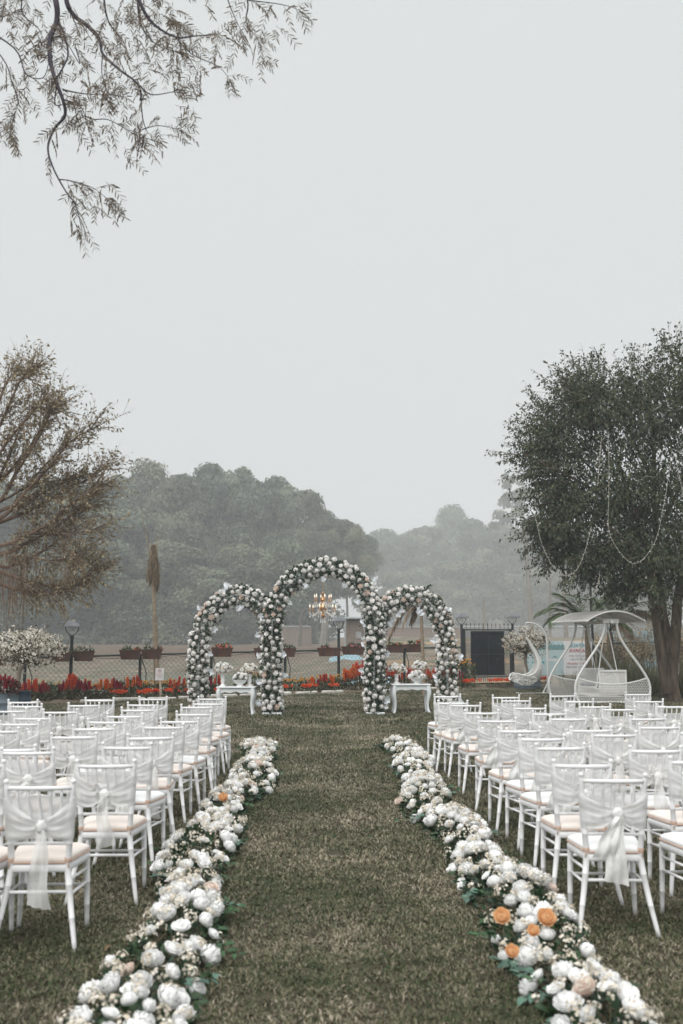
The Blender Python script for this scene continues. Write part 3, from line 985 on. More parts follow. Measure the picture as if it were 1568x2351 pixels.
ROSE = [rose_mesh('rose', s, M['rose'], False, True) for s in (1, 2, 3)] + [rose_mesh('rose', 31, M['rose'])]
ROSE_BLUSH = [rose_mesh('rose', s, M['rose_blush']) for s in (4, 5)]
ROSE_W = [rose_mesh('rose', s, M['rose_white'], True) for s in (6, 7)]
PEONY_W = [rose_mesh('rose', s, M['rose_white'], True, True) for s in (8, 9, 10)]
ROSE_P = [rose_mesh('rose', s, M['rose_peach'], True) for s in (11, 12)]
BUD_W = [rose_mesh('rose', 13, M['rose_white'], False, True)]

# five-petalled small blossom and single leaf templates
_a = np.arange(5) * 2 * PI / 5
BLOS_V = np.concatenate([[[0, 0, 0]], np.stack([np.cos(_a), np.sin(_a), np.full(5, .35)], 1), np.stack([.55 * np.cos(_a + .63), .55 * np.sin(_a + .63), np.full(5, .2)], 1)])
BLOS_V = BLOS_V[:, [0, 2, 1]]          # opens along local Y
BLOS_F = np.array([(0, 6 + (i - 1) % 5, 1 + i, 6 + i) for i in range(5)])
LF_V = np.array([(0, 0, 0), (-.36, .42, .10), (0, .45, -.02), (.36, .42, .10), (0, 1, -.08)])
LF_F = np.array([(0, 2, 4, 1), (0, 3, 4, 2)])


def leaf_mesh(name, matl, wide=.5, curl=.15):
    mb = MB()
    P = []
    for i in range(6):
        t = i / 5
        w = wide * math.sin(PI * (t * .93 + .05)) ** .75 / 2 if 0 < i < 5 else .02
        P.append([(q * w, t, .14 * abs(q) * (1 if w > .03 else 0) - curl * t * t) for q in (-1, -.5, 0, .5, 1)])
    mb.grid(P)
    return mb.mesh(name, matl)


LEAF = [leaf_mesh('leaf', M['leaf'], .62, .12), leaf_mesh('leaf', M['leaf'], .5, .25)]
LEAF_G = [leaf_mesh('leaf', M['leaf_grey'], .80, .08), leaf_mesh('leaf', M['leaf_grey'], .72, .2)]


def rose_at(parent, meshes, p, d, r, label=None):
    m3 = basis(d) @ Matrix.Rotation(random.uniform(0, 6.28), 3, 'Z')
    return link('rose', random.choice(meshes), parent, p, m3.to_euler(), r, label=label)


# ---- the two flower strips along the aisle
def flower_strip(name_label, X0, y0, y1, inner, peach, seed):
    global rng
    rd = random.Random(seed); random.seed(seed); rng = np.random.default_rng(seed)
    t = thing('flower_border', name_label, 'flower border', (X0, 0, 0), 0, 'flower borders of the aisle')
    L = y1 - y0
    wob = lambda y: .07 * math.sin(y * .9 + seed) + .04 * math.sin(y * 2.3) + (.13 * max(0, min(1, (5.6 - y) / .9)) if inner < 0 else .03 * max(0, min(1, (5.6 - y) / .9)))
    hw = lambda y: .225 + .04 * math.sin(y * 1.7 + seed * 2)
    hh = lambda y: .15 + .04 * math.sin(y * 2.9 + seed)
    def surf(y, q, k=1.0):
        """q -1..1 across"""
        return Vector((wob(y) + q * hw(y), y, max(.015, hh(y) * k * (1 - q * q) ** .6)))
    def norm(q):
        return Vector((q * 1.0, rd.uniform(-.35, .25), .9))
    # greenery packed underneath
    N = int(L * 420)
    ys = y0 + L * rng.random(N); q = rng.uniform(-1.05, 1.05, N)
    pos = np.array([surf(y, max(-1, min(1, a)), .85) for y, a in zip(ys, q)])
    pos[:, 2] *= .35 + .65 * rng.random(N)
    d = np.stack([q * 1.1 + rng.normal(0, .5, N), rng.normal(0, .6, N), np.abs(rng.normal(.35, .4, N))], 1)
    link('foliage', scatter_mesh('foliage', LF_V, LF_F, pos, rots_up(d, .6), .035 + .03 * rng.random(N), M['foliage']), t, kind='stuff')
    # stems
    mb = MB()
    for i in range(int(L * 14)):
        y = y0 + L * rd.random(); a = rd.uniform(-.9, .9)
        p = surf(y, a, .9)
        b = Vector((p.x * .5 + rd.uniform(-.12, .12), y + rd.uniform(-.12, .12), .01))
        mb.tube([b, (b + p) / 2 + Vector((0, 0, .03)), p + Vector((0, 0, .02))], .0026, 3, cap=False)
    mb.build('stem', M['twig'], t, kind='stuff')
    # cream blossom sprays
    P, D, S = [], [], []
    for i in range(int(L * 18)):
        y = y0 + L * (i + rd.random()) / int(L * 18); a = ((i * .618) % 1) * 2 - 1 + rd.uniform(-.15, .15); a = max(-1, min(1, a))
        c = surf(y, a, 1.0) + Vector((0, 0, .015 + rd.random() * .03))
        n_ = norm(a).normalized()
        r = rd.uniform(.03, .06)
        for k in range(rd.randint(20, 34)):
            v = Vector(rng.normal(size=3)).normalized()
            v = (v + n_ * .7).normalized()
            P.append(c + v * r * rd.uniform(.55, 1.15)); D.append(v + Vector(rng.normal(size=3)) * .25); S.append(rd.uniform(.008, .0145))
    link('blossom_spray', scatter_mesh('blossom_spray', BLOS_V, BLOS_F, P, rots(D), S, M['blossom']), t, kind='stuff')
    # big blooms, each its own part
    used = []
    for (px, py, pd, r) in peach:
        p = at(px, py, pd); p.x -= X0
        p.z = max(.10, p.z)
        used.append(p); rose_at(t, ROSE_P, p, (rd.uniform(-.3, .3), -.8, .6), r, 'peach rose among white blooms')
    n = 0; tries = 0
    while n < int(L * 17) and tries < 6000:
        tries += 1
        y = y0 + L * ((tries * .6180339 + rd.random() * .02) % 1); a = rd.uniform(-.98, .98)
        p = surf(y, a, 1.0)
        r = rd.uniform(.030, .058)
        if any((p - u).length < .066 for u in used): continue
        used.append(p)
        nn = norm(a).normalized()
        p = p + nn * rd.uniform(.005, .04)
        kind = PEONY_W if rd.random() < .72 else ROSE_W
        if rd.random() < .025: kind = ROSE_BLUSH
        ro = rose_at(t, kind, p, nn + Vector((rd.uniform(-.4, .4), rd.uniform(-.5, .2), rd.uniform(-.2, .3))), r)
        ro.scale = (r * rd.uniform(.9, 1.15), r * rd.uniform(.85, 1.1), r * rd.uniform(.75, 1.05))
        n += 1
    # sprigs of broad leaves creeping out over the grass towards the aisle
    n = 0
    while n < 250:
        y = y0 + L * rd.random() ** 1.4
        side = inner if rd.random() < .7 else -inner
        base = Vector((wob(y) + side * hw(y) * rd.uniform(.55, 1.0), y, rd.uniform(.03, .09)))
        ax = Vector((side * rd.uniform(.5, 1), rd.uniform(-.7, .7), rd.uniform(-.15, .2))).normalized()
        fam = LEAF_G if rd.random() < .5 else LEAF
        ln = rd.uniform(.09, .20)
        for k in range(rd.randint(4, 6)):
            u = (k + .4) / 5.5
            s = 1 if k % 2 else -1
            perp = Vector((-ax.y, ax.x, 0))
            d = (ax * .6 + perp * s * .8 + Vector((0, 0, rd.uniform(-.1, .35)))).normalized()
            p = base + ax * ln * u; p.z = max(.02, p.z)
            X = d.cross(Vector((rd.uniform(-.3, .3), rd.uniform(-.3, .3), 1))).normalized()
            m3 = Matrix((X, d, X.cross(d))).transposed()
            link('leaf', rd.choice(fam), t, p, m3.to_euler(), rd.uniform(.046, .078)); n += 1
    return t


flower_strip('white roses and cream blossom with a single peach rose, border left of the aisle', -.90, 3.4, 16.0, 1,
             [(512, 1830, 9.6, .042)], 3)
flower_strip('white roses and cream blossom with peach roses near its front, border right of the aisle', 1.15, 3.4, 15.9, -1,
             [(1153, 2103, 5.55, .043), (1255, 2106, 5.50, .047), (1225, 2136, 5.30, .030), (1176, 2184, 5.05, .032)], 8)


# ================================================================== CHAIRS
def cloth_strip(path_fn, nu, nv, rd=None):
    return [[path_fn(i / (nu - 1), j / (nv - 1)) for j in range(nv)] for i in range(nu)]


def post_x(z):
    """half spacing of the rear posts at height z"""
    return .155 + (.228 - .155) * max(0, (.447 - z) / .447) ** 1.25 if z < .447 else .155 + .0325 * ((z - .447) / .473) ** .9


def post_y(z):
    return -.175 - .085 * (max(0, (.447 - z)) / .447) ** 1.5 if z < .447 else -.175 - .065 * ((z - .447) / .473) ** 1.2


def sash_meshes(v):
    rd = random.Random(40 + v)
    top, bot = [(.835, .625), (.80, .60), (.85, .64), (.82, .585)][v % 4]
    kz = [.695, .69, .72, .665][v % 4]
    kx = [0.0, .012, -.015, .02][v % 4]
    ph = rd.uniform(0, 6)
    mb = MB()

    def half(s):
        def f(u, w):
            z0 = top + (bot - top) * w
            zc = kz + .022 * (1 - 2 * w)
            if u < .36:            # flat across the front of the spindles
                a = u / .36
                x = s * (post_x(z0) + .012) * a
                return (x, post_y(z0) + .022 + .004 * math.sin(w * 17 + ph), z0)
            if u < .46:            # round the post
                a = (u - .36) / .10
                x = s * (post_x(z0) + .012 + .012 * math.sin(a * PI))
                return (x, post_y(z0) + .022 - .046 * a, z0)
            a = (u - .46) / .54    # gathered towards the knot
            e = a ** .85
            x = s * (post_x(z0) + .012) * (1 - e) + kx * e
            z = z0 * (1 - e) + zc * e - .022 * math.sin(PI * a) * (.4 + w)
            pl = .010 * math.sin(w * 26 + ph + 2.2 * a) * math.sin(PI * min(1, a * 1.15 + .06)) + .006 * math.sin(w * 11 + a * 5 + ph)
            y = post_y(z0) - .024 - .016 * e + pl - .008 * math.sin(PI * a)
            return (x, y, z)
        return cloth_strip(f, 20, 13)
    mb.grid(half(1)); mb.grid(half(-1))
    band = mb.mesh('sash', M['sash'])
    # knot: a lumpy roll
    kb = MB()
    P = []
    for i in range(9):
        th = PI * i / 8
        row = []
        for j in range(13):
            a = 2 * PI * j / 12
            lump = 1 + .22 * math.sin(3 * a + ph) * math.sin(th) + .12 * math.sin(5 * th + 2 * a)
            row.append((kx + .034 * math.sin(th) * math.cos(a) * lump, -.262 + .026 * math.sin(th) * math.sin(a) * lump, kz + .036 * math.cos(th) * lump))
        P.append(row)
    kb.grid(P)
    if v % 2 == 0:     # a loop of cloth standing over the knot
        ls = rd.choice((-1, 1))
        P = []
        for i in range(11):
            a = PI * 1.25 * i / 10
            row = []
            for j in range(5):
                w = j / 4 - .5
                rr = .048 + .010 * math.sin(4 * a + ph)
                row.append((kx + ls * (.022 + rr * math.sin(a) * .8) + w * .018, -.268 - .030 * math.sin(a) + w * .040, kz + .012 + rr * (1 - math.cos(a)) * .55 + .006 * math.sin(9 * w + i)))
            P.append(row)
        kb.grid(P)
    knot = kb.mesh('knot', M['satin'])
    # tail
    tb = MB()
    ln, w0, w1, dx = [(.30, .045, .125, .02), (.36, .05, .14, -.03), (.27, .04, .11, .055), (.40, .05, .13, .01)][v % 4]
    for q in range(2 if v % 3 else 1):
        l2 = ln * (1 if q == 0 else .62)

        def f(u, w):
            c = w - .5
            wd = w0 + (w1 - w0) * (u ** .8)
            fold = .012 * math.sin(w * 15 + ph + q * 2) * (.4 + .6 * u) + .010 * math.sin(u * 9 + w * 4 + ph)
            x = kx + (dx + q * -.07) * u + c * wd + .008 * math.sin(u * 6 + ph)
            return (x, -.285 - .012 * math.sin(PI * u) + fold - q * .012, kz - .012 - l2 * u - .03 * u * u * (w if v % 2 else 1 - w))
        tb.grid(cloth_strip(f, 18, 9))
    tail = tb.mesh('tail', M['satin'] if v == 1 else M['sash'])
    return band, knot, tail


SASH = [sash_meshes(v) for v in range(6)]


def bamboo(z_list, r0):
    """radius with the little turned rings of a bamboo style post"""
    return [r0(z) for z in z_list]


def chair_parts():
    out = []
    # rear posts
    for s in (-1, 1):
        mb = MB()
        zs = [0, .05, .12, .16, .163, .168, .171, .25, .33, .333, .338, .341, .40, .447, .50, .56, .563, .568, .571, .66, .75, .753, .758, .761, .84, .885, .893, .897, .905, .914, .92]
        rr = []
        for z in zs:
            b = .0125 + .0065 * min(1, z / .35) if z < .447 else .0185 - .0045 * (z - .447) / .45
            if z in (.163, .168, .333, .338, .563, .568, .753, .758): b += .0016
            if z in (.893, .897): b = .0105
            if z in (.905,): b = .0155
            if z == .914: b = .0145
            if z == .92: b = .008
            rr.append(b)
        mb.tube([(s * post_x(z), post_y(z), z) for z in zs], rr, 10)
        out.append(('post', mb.mesh('post', M['chair'])))
    for s in (-1, 1):
        mb = MB()
        zs = [0, .06, .13, .133, .138, .141, .26, .263, .268, .271, .38, .43]
        mb.tube([(s * (.20 - .012 * z / .43), .20 - .012 * z / .43, z) for z in zs],
                [.0125, .014, .0155, .0172, .0172, .0158, .0175, .0192, .0192, .0178, .0185, .0185], 10)
        out.append(('leg', mb.mesh('leg', M['chair'])))

    def slab(z0, z1, grow, dome=0.0, name='seat', matl=None, round_=.5, rows=((0, .0), (.25, 1), (.75, 1), (1, .0))):
        # rounded trapezoid outline
        pts = []
        rear, front, yb, yf = .165 + grow, .215 + grow, -.195 - grow, .215 + grow
        n = 9
        for (cx, cy, a0) in ((front - .07, yf - .07, 0), (-front + .07, yf - .07, 90), (-rear + .03, yb + .03, 180), (rear - .03, yb + .03, 270)):
            rad = .07 if cy > 0 else .03
            for k in range(n):
                a = R(a0 + 90 * k / (n - 1))
                pts.append((cx + rad * math.cos(a), cy + rad * math.sin(a)))
        mb = MB(); m = len(pts); vs, fs = [], []
        edge = .012 if dome == 0 else .02
        rings = [(z0, -edge * .5), (z0 + (z1 - z0) * .2, 0), (z0 + (z1 - z0) * .7, 0), (z1, -edge)]
        if dome: rings += [(z1 + dome * .55, -.05), (z1 + dome, -.12)]
        for z, g in rings:
            for x, y in pts:
                l_ = math.hypot(x, y)
                vs.append((x * (1 + g / l_), y * (1 + g / l_), z))
        for i in range(len(rings) - 1):
            for j in range(m):
                a, b = i * m + j, i * m + (j + 1) % m
                fs.append((a, b, b + m, a + m))
        fs.append(tuple(range(m - 1, -1, -1)))
        k = (len(rings) - 1) * m
        fs.append(tuple(k + j for j in range(m)))
        mb.add(vs, fs)
        return mb.mesh(name, matl)
    out.append(('seat', slab(.405, .452, 0, 0, 'seat', M['chair'])))
    out.append(('cushion', slab(.456, .488, -.004, .016, 'cushion', M['cushion'])))
    # rails
    def rail(z, r, sag=.012, n=8):
        mb = MB()
        x = post_x(z); y = post_y(z)
        mb.tube([(x * q, y - sag * (1 - q * q) * -1, z) for q in (-1, -.6, -.2, .2, .6, 1)], r, n)
        return mb
    mb = rail(.872, .0125, -.022); out.append(('top_rail', mb.mesh('top_rail', M['chair'])))
    mb = rail(.640, .009); out.append(('cross_rail', mb.mesh('cross_rail', M['chair'])))
    mb = rail(.560, .010); out.append(('cross_rail', mb.mesh('cross_rail', M['chair'])))
    for k in range(5):
        q = (k - 2) / 3.0
        mb = MB()
        mb.tube([(post_x(z) * q, post_y(z) + (.012 if z < .8 else -.016) * (1 - q * q) * (1 if z < .8 else 1), z) for z in (.64, .70, .76, .82, .872)],
                [.0075, .0085, .0092, .0085, .0075], 6)
        out.append(('spindle', mb.mesh('spindle', M['chair'])))
    # stretchers
    mb = MB(); mb.tube([(-post_x(.30), post_y(.30), .30), (post_x(.30), post_y(.30), .30)], .0095, 8); out.append(('stretcher', mb.mesh('stretcher', M['chair'])))
    mb = MB(); mb.tube([(-.194, .193, .25), (.194, .193, .25)], .0095, 8); out.append(('stretcher', mb.mesh('stretcher', M['chair'])))
    for s in (-1, 1):
        for za, zb in ((.36, .345), (.285, .265)):
            mb = MB(); mb.tube([(s * post_x(za), post_y(za), za), (s * .192, .192, zb)], .0085, 8)
            out.append(('stretcher', mb.mesh('stretcher', M['chair'])))
    pm = slab(.4525, .462, .002, 0, 'piping', M['piping'])
    ties = []
    for s in (-1, 1):
        tm = MB()
        tm.lathe([(.019, -.012), (.0215, -.008), (.0215, .010), (.019, .014)], 12, (s * post_x(.47), post_y(.47), .47), cap=False)
        tm.tube([(s * .135, -.17, .465), (s * .15, -.19, .472), (s * post_x(.47), post_y(.47) - .018, .468), (s * (post_x(.47) + .012), post_y(.47) - .022, .43)], .004, 5)
        ties.append(tm.mesh('tie', M['piping']))
    return out, pm, ties


CH_PARTS, CH_PIPE, CH_TIE = chair_parts()
CH_CUSH_W = None
for nm, me in CH_PARTS:
    if nm == 'cushion':
        CH_CUSH_W = me.copy(); CH_CUSH_W.materials[0] = M['cushion_white']
ORD = ['', 'first', 'second', 'third', 'fourth', 'fifth', 'sixth', 'seventh', 'eighth', 'ninth', 'tenth', 'eleventh']


def first_chair():
    t = thing('banquet_chair', None, 'chair')
    for nm, me in CH_PARTS:
        o = link(nm, me, t)
        if nm == 'cushion':
            link('piping', CH_PIPE, o)
            for tm in CH_TIE: link('tie', tm, o)
    s = link('sash', SASH[0][0], t)
    link('knot', SASH[0][1], s)
    link('tail', SASH[0][2], s)
    return t


def copy_tree(o, parent=None):
    c = o.copy()
    if parent is not None: c.parent = parent
    col.objects.link(c)
    for ch in o.children: copy_tree(ch, c)
    return c


CHAIR0 = first_chair()
_first = [True]


def place_chair(x, y, rz, label, group, v, white):
    if _first[0]:
        t = CHAIR0; _first[0] = False
    else:
        t = copy_tree(CHAIR0)
    t.location = (x, y, 0); t.rotation_euler = (0, 0, rz)
    t['label'] = label; t['group'] = group
    for ch in t.children:
        n_ = ch.name.split('.')[0]
        if n_ == 'cushion': ch.data = CH_CUSH_W if white else next(m for k, m in CH_PARTS if k == 'cushion')
        if n_ == 'sash':
            ch.data = SASH[v][0]
            for g in ch.children:
                g.data = SASH[v][1] if g.name.startswith('knot') else SASH[v][2]
    return t


# rows read off the photograph: post-top x of the chair, post-top y -> distance
LEFT = [
    [(27, 176, 1777), (-150, -8, 1783)],
    [(191, 310, 1733), (-100, 29, 1733)],
    [(249, 357, 1696), (13, 128, 1706)],
    [(296, 383, 1676), (127, 222, 1674), (-20, 78, 1700)],
    [(338, 425, 1654), (172, 262, 1657), (-40, 47, 1662)],
    [(375, 460, 1642), (213, 296, 1643), (10, 92, 1647), (-120, -40, 1648)],
    [(410, 486, 1627), (254, 331, 1631), (45, 121, 1635), (-95, -19, 1636)],
    [(423, 492, 1612), (285, 358, 1618), (109, 176, 1622), (-8, 59, 1620)],
    [(450, 517, 1605), (300, 368, 1607), (161, 230, 1608), (30, 98, 1610), (-90, -22, 1610)],
    [(454, 527, 1594.6), (318, 392, 1594.6), (199, 267, 1597), (26, 90, 1601), (-75, -8, 1602)],
]
RIGHT = [
    [(1329, 1477, 1766), (1553, 1700, 1764)],
    [(1267, 1395, 1735), (1521, 1650, 1728)],
    [(1220, 1329, 1699), (1441, 1556, 1705)],
    [(1183, 1285, 1680), (1357, 1454, 1672), (1554, 1650, 1676)],
    [(1140, 1232, 1663), (1301, 1394, 1662), (1461, 1553, 1656)],
    [(1101, 1186, 1642), (1257, 1338, 1638), (1435, 1518, 1638), (1600, 1684, 1640)],
    [(1065, 1140, 1625), (1217, 1290, 1627), (1381, 1458, 1618), (1552, 1629, 1620)],
    [(1032, 1098, 1609), (1178, 1246, 1615), (1325, 1397, 1612), (1501, 1570, 1612)],
    [(1004, 1072, 1604), (1150, 1214, 1599), (1291, 1358, 1601), (1452, 1520, 1601), (1590, 1658, 1602)],
    [(992, 1052, 1590), (1125, 1190, 1592), (1251, 1313, 1589), (1427, 1488, 1586), (1560, 1622, 1588)],
]
random.seed(21)
for side, rows in (('left', LEFT), ('right', RIGHT)):
    for r, row in enumerate(rows):
        for c, (xa, xb, yt) in enumerate(row):
            d = (.92 - CAM_H) * FPX / (1464 - yt)
            xm = (xa + xb) / 2
            X = gx(xm, d)
            rz = random.gauss(0, R(3.4)) + (R(-1) if side == 'left' else R(1))
            where = 'beside the aisle' if c == 0 else ORD[c + 1] + ' from aisle'
            white = random.random() < .22
            if side == 'right' and (r, c) == (0, 0): white = True
            if side == 'left' and (r, c) == (2, 0): white = True
            row_n = 'nearest row' if r == 0 else 'farthest row' if r == 9 else ORD[r + 1] + ' row'
            cu = 'white' if white else 'blush'
            label = f'white chair, {cu} cushion, {side} of aisle, {row_n}{"" if r in (0, 9) else " from camera"}, {where}'
            v = random.randrange(6)
            if side == 'left' and (r, c) == (0, 0): v = 3
            if side == 'left' and (r, c) == (1, 0): v = 0
            if side == 'right' and (r, c) == (0, 0): v = 1
            place_chair(X, d + .235, rz, label, f'chairs in rows {side} of the aisle', v, white)

# ================================================================== ARCHES
def arch_path(pts, n=80):
    """smooth path through display points at distance d -> world points"""
    P = [Vector(p) for p in pts]
    out = []
    for i in range(len(P) - 1):
        p0 = P[max(0, i - 1)]; p1 = P[i]; p2 = P[i + 1]; p3 = P[min(len(P) - 1, i + 2)]
        k = 10
        for j in range(k):
            t = j / k
            out.append(.5 * ((2 * p1) + (-p0 + p2) * t + (2 * p0 - 5 * p1 + 4 * p2 - p3) * t * t + (-p0 + 3 * p1 - 3 * p2 + p3) * t ** 3))
    out.append(P[-1])
    return out


def flower_arch(label, d, disp, nrose, seed, rad=.21, flakes=12):
    global rng
    random.seed(seed); rng = np.random.default_rng(seed)
    pw = [at(x, y, d) for x, y in disp]
    pw[0].z = 0; pw[-1].z = 0
    org = Vector(((pw[0].x + pw[-1].x) / 2, d, 0))
    path = arch_path([p - org for p in pw])
    t = thing('flower_arch', label, 'flower arch', org, 0, 'flower arches of the altar')
    fr = MB()
    for dy in (-.09, .09):
        fr.tube([p + Vector((0, dy, 0)) for p in path], .014, 6)
    for i in range(0, len(path), 5):
        fr.tube([path[i] + Vector((0, -.09, 0)), path[i] + Vector((0, .09, 0))], .01, 5)
    fr.build('frame', M['white_paint'], t)
    for e in (path[0], path[-1]):
        mb = MB(); mb.box((e.x, e.y, .03), (.42, .40, .06), bevel=.008); mb.build('base_plate', M['white_paint'], t, smooth=False)
    seg = [(path[i + 1] - path[i]).length for i in range(len(path) - 1)]
    cum = np.concatenate([[0], np.cumsum(seg)]); L = cum[-1]

    def along(s):
        i = min(len(seg) - 1, int(np.searchsorted(cum, s) - 1)); i = max(0, i)
        u = (s - cum[i]) / seg[i]
        p = path[i].lerp(path[i + 1], u)
        T = (path[min(len(path) - 1, i + 2)] - path[max(0, i - 1)]).normalized()
        N = Vector((-T.z, 0, T.x))           # in the plane of the arch
        return p, T, N
    # foliage sleeve
    P, D = [], []
    for k in range(int(L * 800)):
        p, T, N = along(rng.random() * L)
        a = rng.random() * 2 * PI
        o = N * math.cos(a) + Vector((0, 1, 0)) * math.sin(a)
        r = rad * (.25 + .72 * rng.random() ** .5) * (1 + .12 * math.sin(p.z * 5 + p.x * 3))
        if rng.random() < .05: r *= 1.35
        q = p + o * r
        q.z = max(.03, q.z)
        P.append(q); D.append(o + T * rng.normal() * .7 + Vector(rng.normal(size=3)) * .5)
    link('foliage', scatter_mesh('foliage', LF_V, LF_F, P, rots_up(D, .7), .05 + .035 * rng.random(len(P)), M['foliage']), t, kind='stuff')
    # roses on the front and flanks, some on the back
    used = []; n = tries = 0
    while n < nrose and tries < 14000:
        tries += 1
        s = random.uniform(.10, L - .10)
        p, T, N = along(s)
        a = random.gauss(-PI / 2, 1.05)
        if random.random() < .08: a = random.uniform(0, 2 * PI)
        o = N * math.cos(a) + Vector((0, 1, 0)) * math.sin(a)
        q = p + o * rad * random.uniform(.92, 1.1)
        if q.z < .10: continue
        r = random.uniform(.046, .071)
        if any((q - u).length < .117 for u in used): continue
        used.append(q)
        dd = o + Vector((random.gauss(0, .2), -.4, random.gauss(.15, .2)))
        fam = ROSE_BLUSH if random.random() < .07 else ROSE
        rose_at(t, fam, q, dd, r)
        n += 1
    # pale butterfly-shaped leaves standing out at the edges
    for k in range(flakes):
        s = L * (k + random.uniform(.2, .8)) / flakes
        p, T, N = along(s)
        sg = random.choice((-1, 1))
        q = p + N * sg * rad * random.uniform(1.0, 1.18) + Vector((0, -rad * random.uniform(.2, .8), 0))
        if q.z < .12: continue
        dd = N * sg + T * random.uniform(-.8, .8) + Vector((0, random.uniform(-.3, .2), .2))
        dd.normalize()
        X = dd.cross(Vector((random.uniform(-.4, .4), -1, random.uniform(-.4, .4)))).normalized()
        m3 = Matrix((X, dd, X.cross(dd))).transposed()
        link('white_leaf', WHITE_LEAF[k % 3], t, q, m3.to_euler(), random.uniform(.11, .17))
        if random.random() < .6:
            link('white_leaf', WHITE_LEAF[(k + 1) % 3], t, q + T * random.uniform(-.08, .08) + Vector((0, -.03, -.05)), (m3 @ Matrix.Rotation(random.uniform(-1, 1), 3, 'Z')).to_euler(), random.uniform(.08, .13))
    return t


def white_leaf_mesh(seed):
    """crumpled ivy-shaped leaf: a five-lobed outline fanned round a folded midrib"""
    rd = random.Random(seed)
    mb = MB()
    out = [(.10, -.05), (.42, -.12), (.34, .18), (.62, .34), (.36, .52), (.30, .80), (0, 1.0), (-.26, .78), (-.40, .50), (-.58, .30), (-.32, .16), (-.44, -.10), (-.10, -.05)]
    fold = rd.uniform(.25, .5)
    vs = [(0, .3, 0)] + [(x * rd.uniform(.85, 1.15), y * rd.uniform(.9, 1.1), abs(x) * fold - .25 * y * y + rd.uniform(-.07, .07)) for x, y in out]
    mb.add(vs, [(0, i, i + 1) for i in range(1, len(out))])
    return mb.mesh('white_leaf', M['white_leaf'], smooth=False)


WHITE_LEAF = [white_leaf_mesh(s) for s in (1, 2, 3)]
flower_arch('left flower arch of cream roses over the first white table', 22.95,
            [(458, 1634), (455, 1560), (456, 1490), (470, 1430), (505, 1385), (552, 1366), (595, 1384), (617, 1425), (624, 1490), (624, 1560), (626, 1634)], 285, 11)
flower_arch('tall middle flower arch of cream roses with a chandelier under it', 22.65,
            [(625, 1637), (622, 1560), (624, 1480), (628, 1410), (650, 1358), (692, 1319), (745, 1303), (798, 1317), (838, 1356), (857, 1408), (860, 1480), (858, 1560), (861, 1636)], 285, 12, flakes=13)
flower_arch('right flower arch of cream roses over the second white table', 23.0,
            [(860, 1634), (862, 1560), (862, 1480), (872, 1418), (902, 1382), (945, 1369), (988, 1386), (1014, 1430), (1024, 1490), (1027, 1560), (1029, 1634)], 285, 13)


# ---- chandelier
def chandelier():
    c = at(741, 1464, 22.65)
    t = thing('chandelier', 'small brass chandelier with candle bulbs hanging under the middle arch', 'chandelier', (c.x, c.y, 0))
    mb = MB()
    mb.lathe([(.001, 2.13), (.015, 2.14), (.028, 2.165), (.055, 2.185), (.06, 2.20), (.028, 2.225), (.018, 2.26), (.032, 2.29), (.05, 2.33), (.064, 2.375), (.058, 2.42), (.03, 2.455),
              (.018, 2.50), (.028, 2.53), (.04, 2.56), (.022, 2.60), (.012, 2.64), (.028, 2.68), (.034, 2.70), (.012, 2.73), (.004, 2.75)], 14)
    mb.build('stem', M['brass'], t)
    mb = MB(); mb.tube([(0, 0, 2.74), (.002, 0, 3.00), (0, 0, 3.26)], .006, 5); mb.build('chain', M['brass'], t)
    cr = MB()
    cr.lathe([(.0, .03), (.006, .02), (.009, 0), (.005, -.02), (0, -.028)], 6, cap=False)
    for i in range(4): cr.lathe([(.0, .05 + i * .022), (.0065, .042 + i * .022), (0, .034 + i * .022)], 5, cap=False)
    crm = cr.mesh('crystal', M['crystal'])
    bulb = MB(); bulb.lathe([(.009, 0), (.015, .018), (.016, .032), (.010, .055), (.003, .078), (.0005, .088)], 8)
    bm = bulb.mesh('bulb', M['bulb'])
    cup = MB(); cup.lathe([(.006, -.012), (.026, 0), (.030, .008), (.012, .006)], 10); cupm = cup.mesh('drip_pan', M['brass'])
    cd = MB(); cd.lathe([(.011, 0), (.011, .075), (.009, .078)], 8); cdm = cd.mesh('candle', M['candle'])

    def tier(n, r, z0, ze, off):
        for k in range(n):
            a = off + 2 * PI * k / n
            u = Vector((math.cos(a), math.sin(a), 0))
            mb = MB()
            mb.tube([u * .03 + Vector((0, 0, z0)), u * r * .3 + Vector((0, 0, z0 + .035)), u * r * .52 + Vector((0, 0, z0 - .01)), u * r * .75 + Vector((0, 0, z0 - .06)),
                     u * r * .95 + Vector((0, 0, z0 - .035)), u * r + Vector((0, 0, ze))], [.009, .009, .009, .009, .008, .007], 6)
            ar = mb.build('arm', M['pearl'], t)
            e = u * r + Vector((0, 0, ze))
            link('drip_pan', cupm, ar, e); link('candle', cdm, ar, e + Vector((0, 0, .006))); link('bulb', bm, ar, e + Vector((0, 0, .084)))
            for q in (-1, 1):
                link('crystal', crm, ar, e + Vector((-u.y, u.x, 0)) * .026 * q + Vector((0, 0, -.125)))
            link('crystal', crm, ar, u * r * .6 + Vector((0, 0, z0 - .16)))
    tier(6, .305, 2.26, 2.30, .3)
    tier(6, .195, 2.47, 2.53, .75)
    for k in range(8):
        a = k * PI / 4
        link('crystal', crm, t, (.055 * math.cos(a), .055 * math.sin(a), 2.06))


chandelier()


